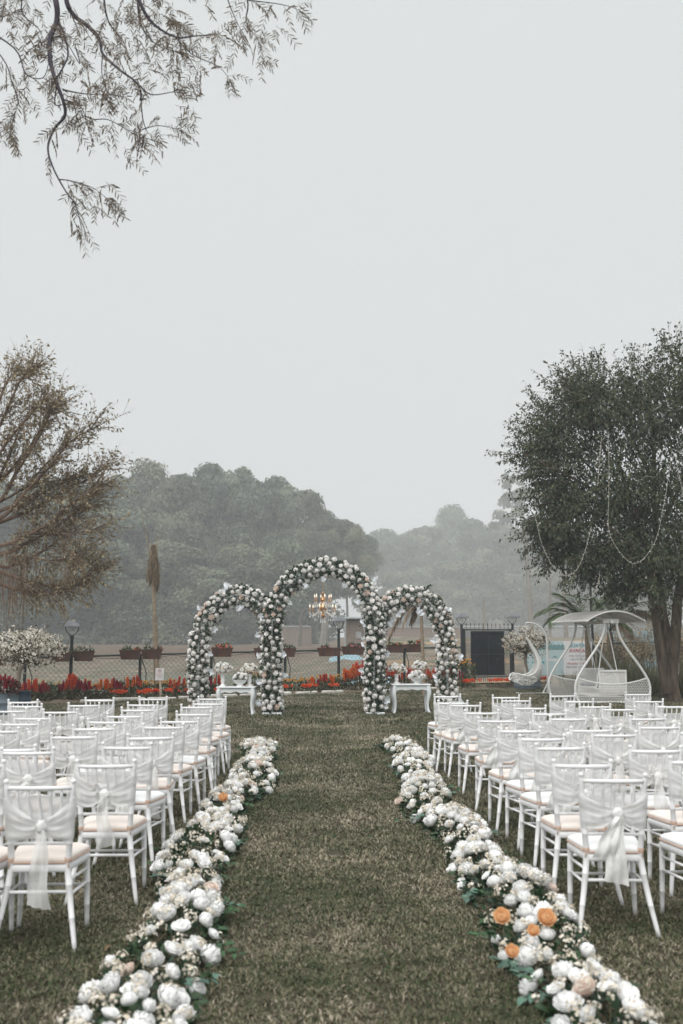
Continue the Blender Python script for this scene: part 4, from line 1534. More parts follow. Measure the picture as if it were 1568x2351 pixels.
# ---- tables, vases and bowls
def table(label, x0, x1, yt, d, rz):
    a, b = at(x0, yt, d), at(x1, yt, d)
    W = b.x - a.x; H = a.z
    t = thing('console_table', label, 'table', ((a.x + b.x) / 2, d + .2, 0), rz, 'white tables under the side arches')
    mb = MB(); mb.box((0, 0, H - .015), (W, .42, .03), bevel=.008); mb.build('tabletop', M['white_paint'], t, autosmooth=30)
    mb = MB()
    P = []
    for dy, hh in ((-.165, 1), (.165, 1)):
        zs = []
        mb.grid([[(-W / 2 + .08 + (W - .16) * i / 20, dy, H - .032 - q * (.105 + .012 * math.cos(i / 20 * 6 * PI) - .02 * (1 - abs(i / 10 - 1)))) for i in range(21)] for q in (0, 1)])
    for sx in (-1, 1):
        mb.grid([[(sx * (W / 2 - .06), -.15 + .3 * i / 6, H - .032 - q * .11) for i in range(7)] for q in (0, 1)])
    mb.build('apron', M['white_paint'], t)
    for sx in (-1, 1):
        for sy in (-1, 1):
            u = Vector((sx * .8, sy * .6, 0))
            c = Vector((sx * (W / 2 - .065), sy * .155, 0))
            mb = MB()
            prof = [(.0, .0, .030), (.016, .02, .040), (.022, .045, .034), (.004, .09, .024), (-.012, .17, .024), (-.012, .27, .030), (.008, .36, .040), (.028, .44, .048), (.026, .50, .050), (.008, H - .03, .046)]
            mb.tube([c + u * o + Vector((0, 0, z)) for o, z, r in prof], [r for o, z, r in prof], 8, twist=PI / 8)
            mb.build('leg', M['white_paint'], t)
    return t, H, W


def blooms(parent, c, n, rx, rz_, r, meshes, zmin=-.2, leafy=True):
    used = []
    tries = 0
    while len(used) < n and tries < 900:
        tries += 1
        v = Vector(sphere_dirs(1)[0])
        if v.z < zmin: continue
        p = Vector((v.x * rx, v.y * rx, v.z * rz_)) * random.uniform(.85, 1.1)
        if any((p - q).length < r * 1.55 for q in used): continue
        used.append(p)
        rose_at(parent, meshes, Vector(c) + p, v, r * random.uniform(.85, 1.15))
    if leafy:
        N = 160
        dd = sphere_dirs(N); dd[:, 2] = np.abs(dd[:, 2]) * .9 - .15
        pos = np.array(c) + dd * np.array([rx, rx, rz_]) * (.4 + .6 * rng.random(N))[:, None]
        link('foliage', scatter_mesh('foliage', LF_V, LF_F, pos, rots_up(dd, .8), .03 + .03 * rng.random(N), M['foliage']), parent, kind='stuff')


def vase(label, p, h, n, rx, loose):
    t = thing('vase', label, 'vase', p, 0, 'white pedestal vases with white flowers')
    mb = MB()
    k = h / .33
    mb.lathe([(.078, 0), (.078, .018), (.05, .03), (.034, .06), (.042, .10 * k), (.048, .15 * k), (.040, .20 * k), (.046, .26 * k), (.062, .31 * k), (.066, .33 * k), (.054, .33 * k)], 14)
    mb.build('body', M['ceramic'], t)
    c = Vector((0, 0, h + .10))
    blooms(t, c, n, rx, .13, .040, BUD_W + ROSE_W if loose else BUD_W, -.35)
    N = 260
    v = sphere_dirs(N); v[:, 2] = np.abs(v[:, 2]) * 1.0 - .25
    pos = np.array(c) + v * np.array([rx * 1.12, rx * 1.12, .155]) * (.7 + .45 * rng.random(N))[:, None]
    link('blossom_spray', scatter_mesh('blossom_spray', BLOS_V, BLOS_F, pos, rots(v), .014 + .010 * rng.random(N), M['blossom']), t, kind='stuff')
    mb = MB()
    for i in range(16):
        q = Vector(sphere_dirs(1)[0]); q.z = abs(q.z)
        mb.tube([(0, 0, h - .05), (q.x * rx * .5, q.y * rx * .5, h + .06), (q.x * rx, q.y * rx, h + .1 + q.z * .1)], .003, 3, cap=False)
    mb.build('stem', M['twig'], t, kind='stuff')


def bowl(label, p, peri):
    t = thing('flower_bowl', label, 'flower bowl', p, 0, 'white footed bowls of roses')
    mb = MB()
    mb.lathe([(.085, 0), (.085, .014), (.06, .03), (.07, .05), (.12, .085), (.15, .13), (.155, .15), (.14, .148), (.1, .13)], 18)
    mb.build('body', M['ceramic'], t)
    blooms(t, (0, 0, .165), 30, .155, .115, .055, ROSE_W + ROSE, -.1)


random.seed(5); rng = np.random.default_rng(5)
tb, H1, W1 = table('white table with curved legs under the left flower arch', 497, 586, 1577, 22.35, R(-3))
tx = tb.location.x
vase('white vase of loose white flowers at the left end of the left table', (tx - W1 * .36, tb.location.y - .03, H1), .29, 22, .19, True)
vase('white vase of white roses at the right end of the left table', (tx + W1 * .33, tb.location.y + .07, H1), .27, 20, .18, True)
bowl('white footed bowl of white roses on the left table', (tx + W1 * .09, tb.location.y - .04, H1), 0)
tb, H2, W2 = table('white table with curved legs under the right flower arch', 899, 989, 1571, 22.75, R(4))
tx = tb.location.x
vase('white vase of loose white flowers at the left end of the right table', (tx - W2 * .36, tb.location.y - .03, H2), .22, 20, .21, True)
vase('white vase of white roses behind the bowl on the right table', (tx + W2 * .26, tb.location.y + .12, H2), .27, 18, .18, True)
bowl('white footed bowl of white roses on the right table', (tx + W2 * .16, tb.location.y - .06, H2), 0)

# ================================================================== FENCE LINE
def fence_d(x):
    """distance of the fence line seen at photo column x"""
    k = gx(x, 1.0)
    return 32.2 / (1 - .65 * k)


def fence_pt(x, off=0.0):
    d = fence_d(x)
    X = gx(x, d)
    return Vector((X, d + off, 0))


FANG = math.atan(.65)
rail_z = lambda X: 1.30 + .016 * X


def lamp(x, ytop, label, w=.43, black='green_metal', d=None):
    d = d or fence_d(x) - .06
    X = gx(x, d); zt = at(x, ytop, d).z
    t = thing('garden_lamp', label, 'garden lamp', (X, d, 0), FANG * .4, 'garden lamps along the fence')
    mb = MB(); mb.tube([(0, 0, -.1), (0, 0, zt - .55), (0, 0, zt - .42)], [.05, .045, .052], 10); mb.build('post', M[black], t)
    for s in (-1, 1):
        mb = MB(); mb.tube([(0, 0, zt - .43), (s * .10, 0, zt - .37), (s * .165, 0, zt - .27), (s * .18, 0, zt - .175)], .013, 6); mb.build('arm', M[black], t)
    # truncated pyramid cap on a square frame
    mb = MB()
    h = w / 2
    ring = lambda r, z: [(sx * r, sy * r, z) for sx, sy in ((-1, -1), (1, -1), (1, 1), (-1, 1))]
    mb.add(ring(h, zt - .19) + ring(h, zt - .165) + ring(h * .52, zt - .01) + ring(h * .48, zt), [(3, 2, 1, 0)] + [(i * 4 + j, i * 4 + (j + 1) % 4, i * 4 + 4 + (j + 1) % 4, i * 4 + 4 + j) for i in range(3) for j in range(4)] + [(12, 13, 14, 15)])
    mb.build('lamp_shade', M['lamp_glass'], t, smooth=False)
    mb = MB(); mb.lathe([(.10, zt - .20), (.085, zt - .27), (.05, zt - .36), (.03, zt - .42)], 10); mb.build('globe', M['lamp_glass2'], t)


M['lamp_glass2'] = bpy.data.materials.new('lamp_globe'); M['lamp_glass2'].use_nodes = True
_p = M['lamp_glass2'].node_tree.nodes['Principled BSDF']
_p.inputs['Base Color'].default_value = (.9, .92, .9, 1); _p.inputs['Alpha'].default_value = .22; _p.inputs['Roughness'].default_value = .1
lamp(165, 1424, 'grey capped garden lamp beside the white bougainvillea', .44)
lamp(777.5, 1414, 'grey capped garden lamp framed by the middle arch', .44)
lamp(1060, 1407, 'grey capped garden lamp at the left post of the black gate', .44, 'black_metal', d=36.0)
lamp(1177, 1406, 'grey capped garden lamp at the right post of the black gate', .44, 'black_metal', d=37.0)


def fence(xs, label, mesh_from, mesh_to):
    A, B = fence_pt(mesh_from), fence_pt(mesh_to)
    t = thing('chain_link_fence', label, 'fence', (A.x, A.y, 0))
    D = B - A; L = D.length; u = D / L
    mb = MB(); mb.tube([Vector((0, 0, rail_z(A.x))), D * .5 + Vector((0, 0, rail_z((A.x + B.x) / 2) + .01)), D + Vector((0, 0, rail_z(B.x)))], .028, 6)
    mb.build('top_rail', M['green_metal'], t)
    mb = MB()
    N = 14
    for i in range(N):
        a, b = L * i / N, L * (i + 1) / N
        mb.tube([u * (a + (b - a) * k / 6) + Vector((.02, .03, rail_z(A.x + u.x * a) - .02 - .05 * math.sin(PI * k / 6))) for k in range(7)], .009, 4)
    mb.build('cable', M['green_metal'], t, kind='stuff')
    for x in xs:
        p = fence_pt(x) - A
        mb = MB(); mb.tube([(p.x, p.y, -.1), (p.x, p.y, rail_z(A.x + p.x) + .03)], .042, 8); mb.build('post', M['green_metal'], t)
        mb = MB(); mb.tube([(p.x + .04, p.y, rail_z(A.x + p.x) - .1), (p.x + .16, p.y + .12, rail_z(A.x + p.x) - .5), (p.x + .10, p.y + .3, .1)], .014, 5); mb.build('brace', M['green_metal'], t)
    # diamond mesh of real wires
    mb = MB()
    H = rail_z(A.x); pitch = .15
    n = int(L / pitch) + 10
    for s in (-1, 1):
        for i in range(-10, n):
            a = i * pitch if s > 0 else (i + 10) * pitch
            x0, z0, x1, z1 = a, 0.02, a + s * H, H
            if s < 0: x0, x1 = a, a - H
            lo, hi = min(x0, x1), max(x0, x1)
            if hi < 0 or lo > L: continue
            q0, q1 = max(0, lo), min(L, hi)
            f = lambda q: z0 + (q - x0) / (x1 - x0) * (z1 - z0)
            p0, p1 = u * q0 + Vector((0, 0, f(q0))), u * q1 + Vector((0, 0, f(q1)))
            if (p1 - p0).length > .05: mb.tube([p0, p1], .0042, 3, cap=False)
    mb.build('wire_mesh', M['wire'], t, smooth=False, kind='stuff')
    return t


fence([60, 323, 486, 655, 928], 'dark chain link fence hung with brown planters behind the flower bed', -120, 1058)
fence([1290, 1372, 1450, 1535], 'dark chain link fence behind the white swing and dry hedge', 1182, 1680)


# ---- planters
def plant_tuft(parent, c, n, r, h, leafm, flm, fl_n, fs=.02):
    v = sphere_dirs(n); v[:, 2] = np.abs(v[:, 2])
    pos = np.array(c) + v * np.array([r, r * .7, h]) * (.3 + .7 * rng.random(n))[:, None]
    link('foliage', scatter_mesh('foliage', LF_V, LF_F, pos, rots_up(v, .8), .05 + .03 * rng.random(n), leafm), parent, kind='stuff')
    if fl_n:
        v = sphere_dirs(fl_n); v[:, 2] = np.abs(v[:, 2]) * .9 + .05
        pos = np.array(c) + v * np.array([r * 1.02, r * .75, h * 1.05]) * (.8 + .25 * rng.random(fl_n))[:, None]
        link('blossom', scatter_mesh('blossom', BLOS_V, BLOS_F, pos, rots(v), fs * (.8 + .5 * rng.random(fl_n)), flm), parent, kind='stuff')


PL_BODY = MB()
_w, _h, _d = .30, .27, .10
for (zz, kx, ky) in ((0, .80, .78), (_h - .035, .97, .97)):
    pass
_rings = [(0, .80, .75), (.01, .82, .78), (_h - .04, .96, .96), (_h - .04, 1.0, 1.05), (_h, 1.02, 1.08), (_h, .94, .92), (_h - .04, .93, .9)]
_vs = [(sx * _w * kx, sy * _d * ky, z) for z, kx, ky in _rings for sx, sy in ((-1, -1), (1, -1), (1, 1), (-1, 1))]
_fs = [(3, 2, 1, 0)] + [(i * 4 + j, i * 4 + (j + 1) % 4, i * 4 + 4 + (j + 1) % 4, i * 4 + 4 + j) for i in range(6) for j in range(4)] + [(24, 25, 26, 27)]
PL_BODY.add(_vs, _fs)
PL_ME = PL_BODY.mesh('trough', M['planter'], smooth=False)
PL_RIB = MB()
for q in (-.34, .34):
    PL_RIB.box((q * _w * 1.6, -_d * .90 - .006, _h * .43), (.022, .02, _h * .76), (R(-6), 0, 0))
PL_RIB_ME = PL_RIB.mesh('rib', M['black_metal'], smooth=False)


def planter(x, w_px, ytop, leafm, groups, label):
    p = fence_pt(x, -.13)
    z = at(x, ytop, p.y).z
    t = thing('planter_box', label, 'planter', (p.x, p.y, z - _h), FANG * .25, 'brown planter boxes on the fence')
    k = w_px * p.y / FPX / (2 * _w * 1.02)
    t.scale = (k, 1, 1)
    link('trough', PL_ME, t)
    link('rib', PL_RIB_ME, t)
    mb = MB(); mb.box((0, 0, _h - .03), (_w * 1.84, _d * 1.7, .02)); mb.build('soil', M['soil'], t, smooth=False)
    for q, r, h, fl, n in groups:
        plant_tuft(t, (q * _w, 0, _h - .02), 70, r, h, leafm, M[fl], n, .024)


random.seed(9); rng = np.random.default_rng(9)
G, PK = M['pot_plant'], 'pink'
planter(143, 49, 1496, G, [(-.55, .12, .09, 'pink', 16), (.35, .16, .15, 'mauve', 16)], 'brown planter with pink and pale flowers left of the left lamp')
planter(196, 49, 1495, G, [(-.4, .19, .16, 'mauve', 6), (.5, .15, .12, 'mauve', 14)], 'brown planter with bushy green plants right of the left lamp')
planter(302, 50, 1492, G, [(-.25, .12, .15, 'mauve', 6), (.55, .11, .07, 'coral', 14)], 'brown planter with one green tuft left of the dead palm')
planter(351, 49, 1491, G, [(-.35, .13, .15, 'mauve', 3), (.5, .15, .13, 'pink', 30)], 'brown planter with pink flowers right behind the dead palm')
planter(511, 50, 1487, G, [(-.25, .17, .13, 'coral', 46), (.35, .18, .13, 'coral', 40)], 'brown planter overflowing with red flowers in the left arch')
planter(606, 46, 1488, G, [(0, .18, .14, 'mauve', 30)], 'brown planter partly hidden behind the arch column')
planter(660, 40, 1488, G, [(-.2, .15, .14, 'mauve', 26), (.5, .12, .10, 'mauve', 16)], 'brown planter with pale mauve flowers right of the arch column')
planter(755, 54, 1487, G, [(-.3, .13, .12, 'pink', 16)], 'brown planter with a few pink flowers left of the middle lamp')
planter(810, 54, 1484, G, [(-.1, .12, .12, 'pink', 22), (.5, .14, .09, 'pink', 20)], 'brown planter with bright pink flowers right of the middle lamp')
planter(905, 48, 1480, G, [(-.4, .14, .10, 'mauve', 8), (.4, .14, .06, 'coral', 10)], 'brown planter with sparse plants left in the right arch')
planter(950, 46, 1479, G, [(-.3, .13, .13, 'mauve', 3), (.55, .12, .16, 'coral', 26)], 'brown planter with red flowers right in the right arch')
planter(-8, 52, 1504, G, [(.2, .18, .14, 'pink', 14)], 'brown planter behind the white bougainvillea at the left edge')


# ---- gate
def gate():
    A = Vector((gx(1066, 36.05), 36.05, 0)); B = Vector((gx(1172, 36.9), 36.9, 0))
    D = B - A; L = D.length; u = D / L; ang = math.atan2(u.y, u.x)
    t = thing('metal_gate', 'black sheet metal gate with spikes between two lamp posts', 'gate', A, ang)
    H = at(1100, 1446, 36.4).z
    for x in (0, L):
        mb = MB(); mb.box((x, 0, H / 2 + .02), (.07, .07, H + .04)); mb.build('post', M['black_metal'], t, smooth=False)
    mb = MB(); mb.box((L / 2, 0, H), (L - .08, .05, .05)); mb.box((L / 2, 0, .30), (L - .08, .05, .04)); mb.box((L / 2, 0, .06), (L - .08, .05, .05)); mb.build('frame', M['black_metal'], t, smooth=False)
    x0, x1 = L * .14, L * .86
    mb = MB(); mb.box(((x0 + x1) / 2, .01, (H + .32) / 2 - .0), (x1 - x0, .03, H - .40)); mb.build('panel', M['gate_sheet'], t, smooth=False)
    for zz in (.32 + (H - .4) * .5, H - .08, .36):
        mb = MB(); mb.box(((x0 + x1) / 2, -.02, zz), (x1 - x0, .03, .035)); mb.build('batten', M['black_metal'], t, smooth=False)
    for x in ((x0 + x1) / 2,):
        mb = MB(); mb.box((x, -.022, (H + .34) / 2), (.03, .03, H - .46)); mb.build('batten', M['black_metal'], t, smooth=False)
    for i in range(5):
        for xa in (L * .02 + L * .025 * i, L * .88 + L * .025 * i):
            mb = MB(); mb.tube([(xa, 0, .30), (xa, 0, H)], .009, 5); mb.build('bar', M['black_metal'], t)
    for i in range(24):
        xa = L * (i + .5) / 24
        mb = MB(); mb.tube([(xa, 0, .06), (xa, 0, .30)], .008, 4); mb.build('bar', M['black_metal'], t)
    sp = MB(); sp.tube([(0, 0, 0), (0, 0, .13), (0, 0, .14), (0, 0, .17), (0, 0, .24)], [.009, .009, .009, .022, .001], 6); spm = sp.mesh('spike', M['black_metal'])
    for i in range(11): link('spike', spm, t, (L * (i + .5) / 11, 0, H + .02))
    mb = MB(); mb.box((x0 + .22, -.05, 1.05), (.16, .04, .05)); mb.box((x0 + .16, -.05, 1.0), (.03, .04, .22)); mb.build('latch', M['black_metal'], t, smooth=False)
    mb = MB(); mb.box((x1 - .3, -.05, .95), (.2, .035, .03)); mb.box((x1 - .36, -.05, .82), (.03, .035, .28)); mb.build('bolt', M['green_metal'], t, smooth=False)


M['gate_sheet'] = mat('gate_sheet', (.010, .014, .018), (.020, .026, .032), 1.4, rough=.6, spec=.15, chips=(5, .70, (.06, .065, .07)))
gate()


# ---- text helper
def letters(parent, txt, x, z, size, matl, y=-.012, align='LEFT', width=None, name='lettering'):
    cu = bpy.data.curves.new(name, 'FONT')
    cu.body = txt; cu.size = size; cu.align_x = align; cu.extrude = .002
    tmp = bpy.data.objects.new(name, cu)
    col.objects.link(tmp)
    dg = bpy.context.evaluated_depsgraph_get()
    me = bpy.data.meshes.new_from_object(tmp.evaluated_get(dg))
    bpy.data.objects.remove(tmp)
    me.materials.clear(); me.materials.append(matl)
    o = link(name, me, parent, (x, y, z), (R(90), 0, 0))
    if width:
        xs = [v.co.x for v in me.vertices]
        o.scale = (width / (max(xs) - min(xs)), 1, 1)
    return o


# ---- boating sign
def boating_sign():
    d = 35.6
    a, b = at(1204, 1472, d), at(1369, 1550, d)
    W, H = b.x - a.x, a.z - b.z
    t = thing('boating_sign', 'large white and pale blue boating sign behind the hanging chair and swing', 'sign', (a.x, d, b.z), R(3))
    mb = MB(); mb.box((W / 2, .02, H / 2), (W, .03, H)); mb.build('board', M['sign_white'], t, smooth=False)
    pw = W * .555
    px = lambda zx: (zx - 100) / (1490 - 100) * W           # zoomed photo columns 100..1490
    pz = lambda zy: H - (zy - 130) / (790 - 130) * H
    mb = MB(); mb.box((pw / 2, .002, H * .87), (pw - .01, .004, H * .25)); mb.build('printed_sky', M['sign_sky'], t, smooth=False)
    mb = MB(); mb.box((pw / 2, .002, H * .372), (pw - .01, .004, H * .738)); mb.build('printed_lake', M['sign_water'], t, smooth=False)
    mb = MB()
    top = [(px(300 + 590 * i / 24), pz(215 + 16 * math.sin(i * 1.9) + 10 * math.sin(i * 4.3) - 12 * (i > 7))) for i in range(25)]
    vs = [(x, -.003, z) for x, z in top] + [(x, -.003, pz(300)) for x, z in top]
    mb.add(vs, [(i, i + 1, i + 26, i + 25) for i in range(24)]); mb.build('printed_trees', M['sign_trees'], t, smooth=False)
    for i, (zx, zy, zw, matl) in enumerate(((140, 545, 90, 'tarp'), (280, 550, 90, 'sign_teal'), (450, 550, 90, 'sign_teal'), (590, 500, 110, 'sign_white'), (690, 503, 130, 'sign_white'), (700, 440, 110, 'tarp'))):
        x, z, w = px(zx), pz(zy), zw / 1390 * W
        mb = MB(); mb.add([(x - w / 2, -.004, z + .02), (x + w / 2, -.004, z + .025), (x + w * .38, -.004, z - .025), (x - w * .4, -.004, z - .025)], [(0, 1, 2, 3)])
        mb.add([(x - w * .2, -.004, z + .02), (x + w * .2, -.004, z + .02), (x + w * .12, -.004, z + .055), (x - w * .14, -.004, z + .055)], [(0, 1, 2, 3)])
        mb.build('printed_boat', M[matl], t, smooth=False)
    for txt, zx, zy, zh, zw, matl in (('BOATING', 985, 245, 70, 400, 'sign_teal'), ('AVAILABE', 985, 340, 64, 408, 'sign_red'),
                                      ('1 hour = Rs. 500/- per person', 975, 424, 26, 420, 'sign_grey'), ('1 hour = Rs. 300/- per boat', 1000, 490, 24, 390, 'sign_grey'),
                                      ('Life Jacket is Must', 925, 578, 40, 440, 'sign_pink'), ('Please contact to us for the boating', 920, 638, 26, 550, 'sign_grey'),
                                      ('contact us', 1080, 730, 18, 250, 'sign_grey')):
        letters(t, txt, px(zx), pz(zy), zh / 660 * H * 1.38, M[matl], width=zw / 1390 * W)
    for x in (.12, W * .5, W - .12):
        mb = MB(); mb.tube([(x, .06, -b.z - .05), (x, .06, H - .05)], .03, 6); mb.build('post', M['black_metal'], t)


boating_sign()


# ---- small notice on a stake
def notice():
    d = 28.3
    a, b = at(357, 1534, d), at(375.5, 1562, d)
    W, H = b.x - a.x, a.z - b.z
    t = thing('notice_sign', 'small white notice with a red dog emblem on a pale stake by the dead palm', 'sign', ((a.x + b.x) / 2, d, 0), R(4))
    z0 = b.z
    mb = MB(); mb.box((0, 0, z0 + H / 2), (W, .015, H), (0, R(2), 0)); mb.build('board', M['sign_white'], t, smooth=False)
    mb = MB(); mb.box((.03, .02, (z0 + .1) / 2 - .05), (.05, .025, z0 + .2), (0, R(-3), 0)); mb.build('stake', M['wood_pale'], t, smooth=False)
    mb = MB()
    cz = z0 + H * .78; r = W * .20
    n = 24
    vs = [(rr * math.cos(2 * PI * i / n), -.011, cz + rr * math.sin(2 * PI * i / n)) for rr in (r, r * .84) for i in range(n)]
    mb.add(vs, [(i, (i + 1) % n, n + (i + 1) % n, n + i) for i in range(n)])
    q = r * .6
    mb.add([(-q - .008, -.0112, cz + q), (-q + .008, -.0112, cz + q + .0), (q + .008, -.0112, cz - q), (q - .008, -.0112, cz - q)], [(0, 1, 2, 3)])
    mb.build('emblem', M['sign_red'], t, smooth=False)
    mb = MB()   # small dog outline
    k = r * .55
    body = [(-.8, .1), (.5, .15), (.75, .5), (1.05, .35), (.95, .1), (.7, 0), (.62, -.7), (.45, -.7), (.4, -.2), (-.5, -.2), (-.55, -.7), (-.72, -.7), (-.8, -.1), (-1.1, .5)]
    mb.add([(x * k, -.0118, cz + z * k) for x, z in body], [tuple(range(len(body)))])
    mb.build('emblem', M['sign_grey'], t, smooth=False)
    letters(t, 'Dogs not', 0, z0 + H * .49, .040, M['sign_pink'], -.010, 'CENTER')
    letters(t, 'allowed', 0, z0 + H * .355, .042, M['sign_pink'], -.010, 'CENTER')
    letters(t, 'in the garden area', 0, z0 + H * .25, .022, M['sign_grey'], -.010, 'CENTER')


notice()


# ================================================================== FLOWER BED
def bed_pt(x, off):
    k = gx(x, 1.0)
    d = 30.95 / (1 - .65 * k) + off
    return Vector((gx(x, d), d, 0))


def flower_bed():
    mb = MB()
    xs = list(range(-200, 1260, 20))
    P = []
    for q in range(6):
        row = []
        for x in xs:
            p = bed_pt(x, .08 + 1.1 * q / 5)
            row.append((p.x, p.y, .012 + .07 * math.sin(PI * q / 5) + .012 * math.sin(x * .7 + q * 2)))
        P.append(row)
    mb.grid(P)
    o = mb.build('flower_bed_soil', M['soil'])
    tag(o, kind='structure')
    random.seed(3)
    A, B = bed_pt(-160, 0), bed_pt(1056, 0)
    L = (B - A).length; u = (B - A) / L; ang = math.atan2(u.y, u.x)
    st = MB(); st.box((0, 0, .03), (.82, .14, .12), bevel=.02); sm = st.mesh('stone', M['stone'], smooth=False)
    n = int(L / .9)
    for i in range(n):
        if random.random() < .12: continue
        p = A + u * (L * (i + .5) / n) + Vector((0, random.uniform(-.03, .03), random.uniform(-.015, .01)))
        link('stone', sm, o, p, (random.uniform(-.05, .05), random.uniform(-.03, .03), ang + random.uniform(-.06, .06)), (random.uniform(.85, 1.06), 1, 1))


flower_bed()


def plume_mesh(seed, matl):
    """feathery upright celosia plume, 1 unit tall"""
    keep = np.random.default_rng(seed)
    N = 110
    t = keep.random(N); a = keep.random(N) * 6.28
    r = .080 * (np.clip(1.02 - t, 0, 1) ** .75) * np.clip(t * 6 + .35, 0, 1) * (.6 + .5 * keep.random(N))
    pos = np.stack([r * np.cos(a), r * np.sin(a), t * .92], 1)
    d = np.stack([np.cos(a) * .6, np.sin(a) * .6, np.full(N, 1.0)], 1)
    return scatter_mesh('plume', LF_V, LF_F, pos, rots_up(d, .9), .12 + .07 * keep.random(N), matl)


PLUME = {k: [plume_mesh(s, M['plume_' + k]) for s in (1, 2)] for k in ('crimson', 'red', 'orange')}


def marigold_mesh(matl, seed):
    k = np.random.default_rng(seed)
    N = 40
    v = k.normal(size=(N, 3)); v /= np.linalg.norm(v, axis=1, keepdims=True); v[:, 2] = np.abs(v[:, 2]) * .8
    return scatter_mesh('bloom', LF_V, LF_F, v * .55, rots_up(v, 1.0), np.full(N, .62), matl)


MARI = {'marigold': marigold_mesh(M['marigold'], 1), 'marigold_pale': marigold_mesh(M['marigold_pale'], 2), 'salvia': marigold_mesh(M['salvia'], 3)}


def leafy(n, r, h, matl, size):
    a = rng.random(n) * 6.28; q = np.sqrt(rng.random(n)) * r
    pos = np.stack([q * np.cos(a), q * np.sin(a), .02 + h * rng.random(n)], 1)
    d = np.stack([np.cos(a), np.sin(a), .3 + rng.normal(0, .5, n)], 1)
    return scatter_mesh('foliage', LF_V, LF_F, pos, rots_up(d, .7), size * (.7 + .6 * rng.random(n)), matl)


random.seed(31); rng = np.random.default_rng(31)
CEL_LEAF = [leafy(150, .20, .36, M['celosia_leaf'], .09) for _ in range(2)]
BED_LEAF = [leafy(150, .20, .26, M['bed_leaf'], .07) for _ in range(2)]
LOW_LEAF = [leafy(90, .16, .12, M['bed_leaf'], .06) for _ in range(2)]
REFS = [(30, 'the blue drums'), (165, 'the left lamp post'), (323, 'the bare fence post'), (362, 'the dead palm'), (455, 'the left arch column'), (540, 'the left table'), (625, 'the second arch column'),
        (778, 'the middle lamp post'), (860, 'the third arch column'), (945, 'the right table'), (1027, 'the right arch column'), (1115, 'the black gate'), (1210, 'the hanging chair')]


def where(x):
    r = min(REFS, key=lambda q: abs(q[0] - x))
    dx = x - r[0]
    return ('just left of ' if dx < -14 else 'just right of ' if dx > 14 else 'in line with ') + r[1] if abs(dx) < 45 else ('well left of ' if dx < 0 else 'well right of ') + r[1]


_lab = {}


def uniq(s):
    _lab[s] = _lab.get(s, 0) + 1
    return s if _lab[s] == 1 else s + (', second' if _lab[s] == 2 else ', third' if _lab[s] == 3 else ', fourth') + ' from the left'


def celosia(x, off, h, kind, n, wd=.17):
    p = bed_pt(x, off)
    t = thing('celosia_plant', uniq(f'{kind} plumed celosia {where(x)}'), 'flower', (p.x, p.y, .05), random.uniform(0, 6.28), 'celosia plants in the flower bed')
    link('foliage', random.choice(CEL_LEAF), t, None, None, (wd / .2, wd / .2, h * 1.5), kind='stuff')
    for i in range(int(n * .8)):
        a = random.uniform(0, 6.28); r = wd * math.sqrt(random.random())
        k2 = kind if random.random() < .85 else random.choice(('crimson', 'red', 'orange'))
        s = h * random.uniform(.34, .60)
        link('plume', random.choice(PLUME[k2]), t, (r * math.cos(a), r * math.sin(a), h * random.uniform(.42, .62)), (random.gauss(0, .1), random.gauss(0, .1), a), (s * 1.05, s * 1.05, s))


def mari(x, off, h, kind, n, wd=.2, leaf=None, bs=.036, nm='marigold_plant', word=None):
    p = bed_pt(x, off)
    word = word or {'marigold': 'yellow orange marigold', 'marigold_pale': 'pale cream marigold', 'salvia': 'low orange red flower'}[kind]
    t = thing(nm, uniq(f'{word} {where(x)}'), 'flower', (p.x, p.y, .04), random.uniform(0, 6.28), 'bedding flowers along the fence')
    link('foliage', random.choice(leaf or BED_LEAF), t, None, None, (wd / .2, wd / .2, h / .3), kind='stuff')
    for i in range(n):
        a = random.uniform(0, 6.28); r = wd * math.sqrt(random.random())
        link('bloom', MARI[kind], t, (r * math.cos(a), r * math.sin(a), h * random.uniform(.82, 1.15)), (random.gauss(0, .3), random.gauss(0, .3), a), bs * random.uniform(.8, 1.3))


for x, k, h, n in [(52, 'red', .42, 9), (64, 'crimson', .46, 10), (78, 'red', .52, 11), (92, 'red', .46, 8), (104, 'crimson', .44, 10), (114, 'crimson', .40, 7), (150, 'crimson', .44, 8), (160, 'red', .55, 10), (170, 'red', .60, 10),
                   (180, 'crimson', .50, 9), (198, 'crimson', .48, 9), (208, 'crimson', .50, 8), (220, 'red', .38, 7), (238, 'orange', .46, 11), (252, 'orange', .48, 11), (266, 'crimson', .50, 8), (286, 'crimson', .44, 7),
                   (300, 'orange', .52, 8), (316, 'red', .56, 7), (400, 'red', .50, 8), (416, 'red', .52, 8), (440, 'red', .46, 7), (486, 'crimson', .52, 9), (500, 'red', .5, 8),
                   (712, 'orange', .40, 7), (728, 'crimson', .36, 6), (744, 'red', .52, 8), (757, 'orange', .50, 8), (795, 'orange', .58, 9), (808, 'orange', .64, 10), (822, 'red', .80, 10), (836, 'red', .92, 10), (848, 'crimson', .7, 8),
                   (892, 'red', .74, 10), (903, 'crimson', .68, 9), (916, 'orange', .5, 8), (930, 'crimson', .55, 9), (944, 'red', .62, 9), (958, 'orange', .56, 8), (972, 'red', .7, 8), (988, 'orange', .55, 8), (1000, 'red', .62, 9), (1012, 'crimson', .6, 8), (1042, 'red', .62, 9), (1053, 'crimson', .5, 8)]:
    celosia(x, random.uniform(.35, .65), h, k, n, .15)
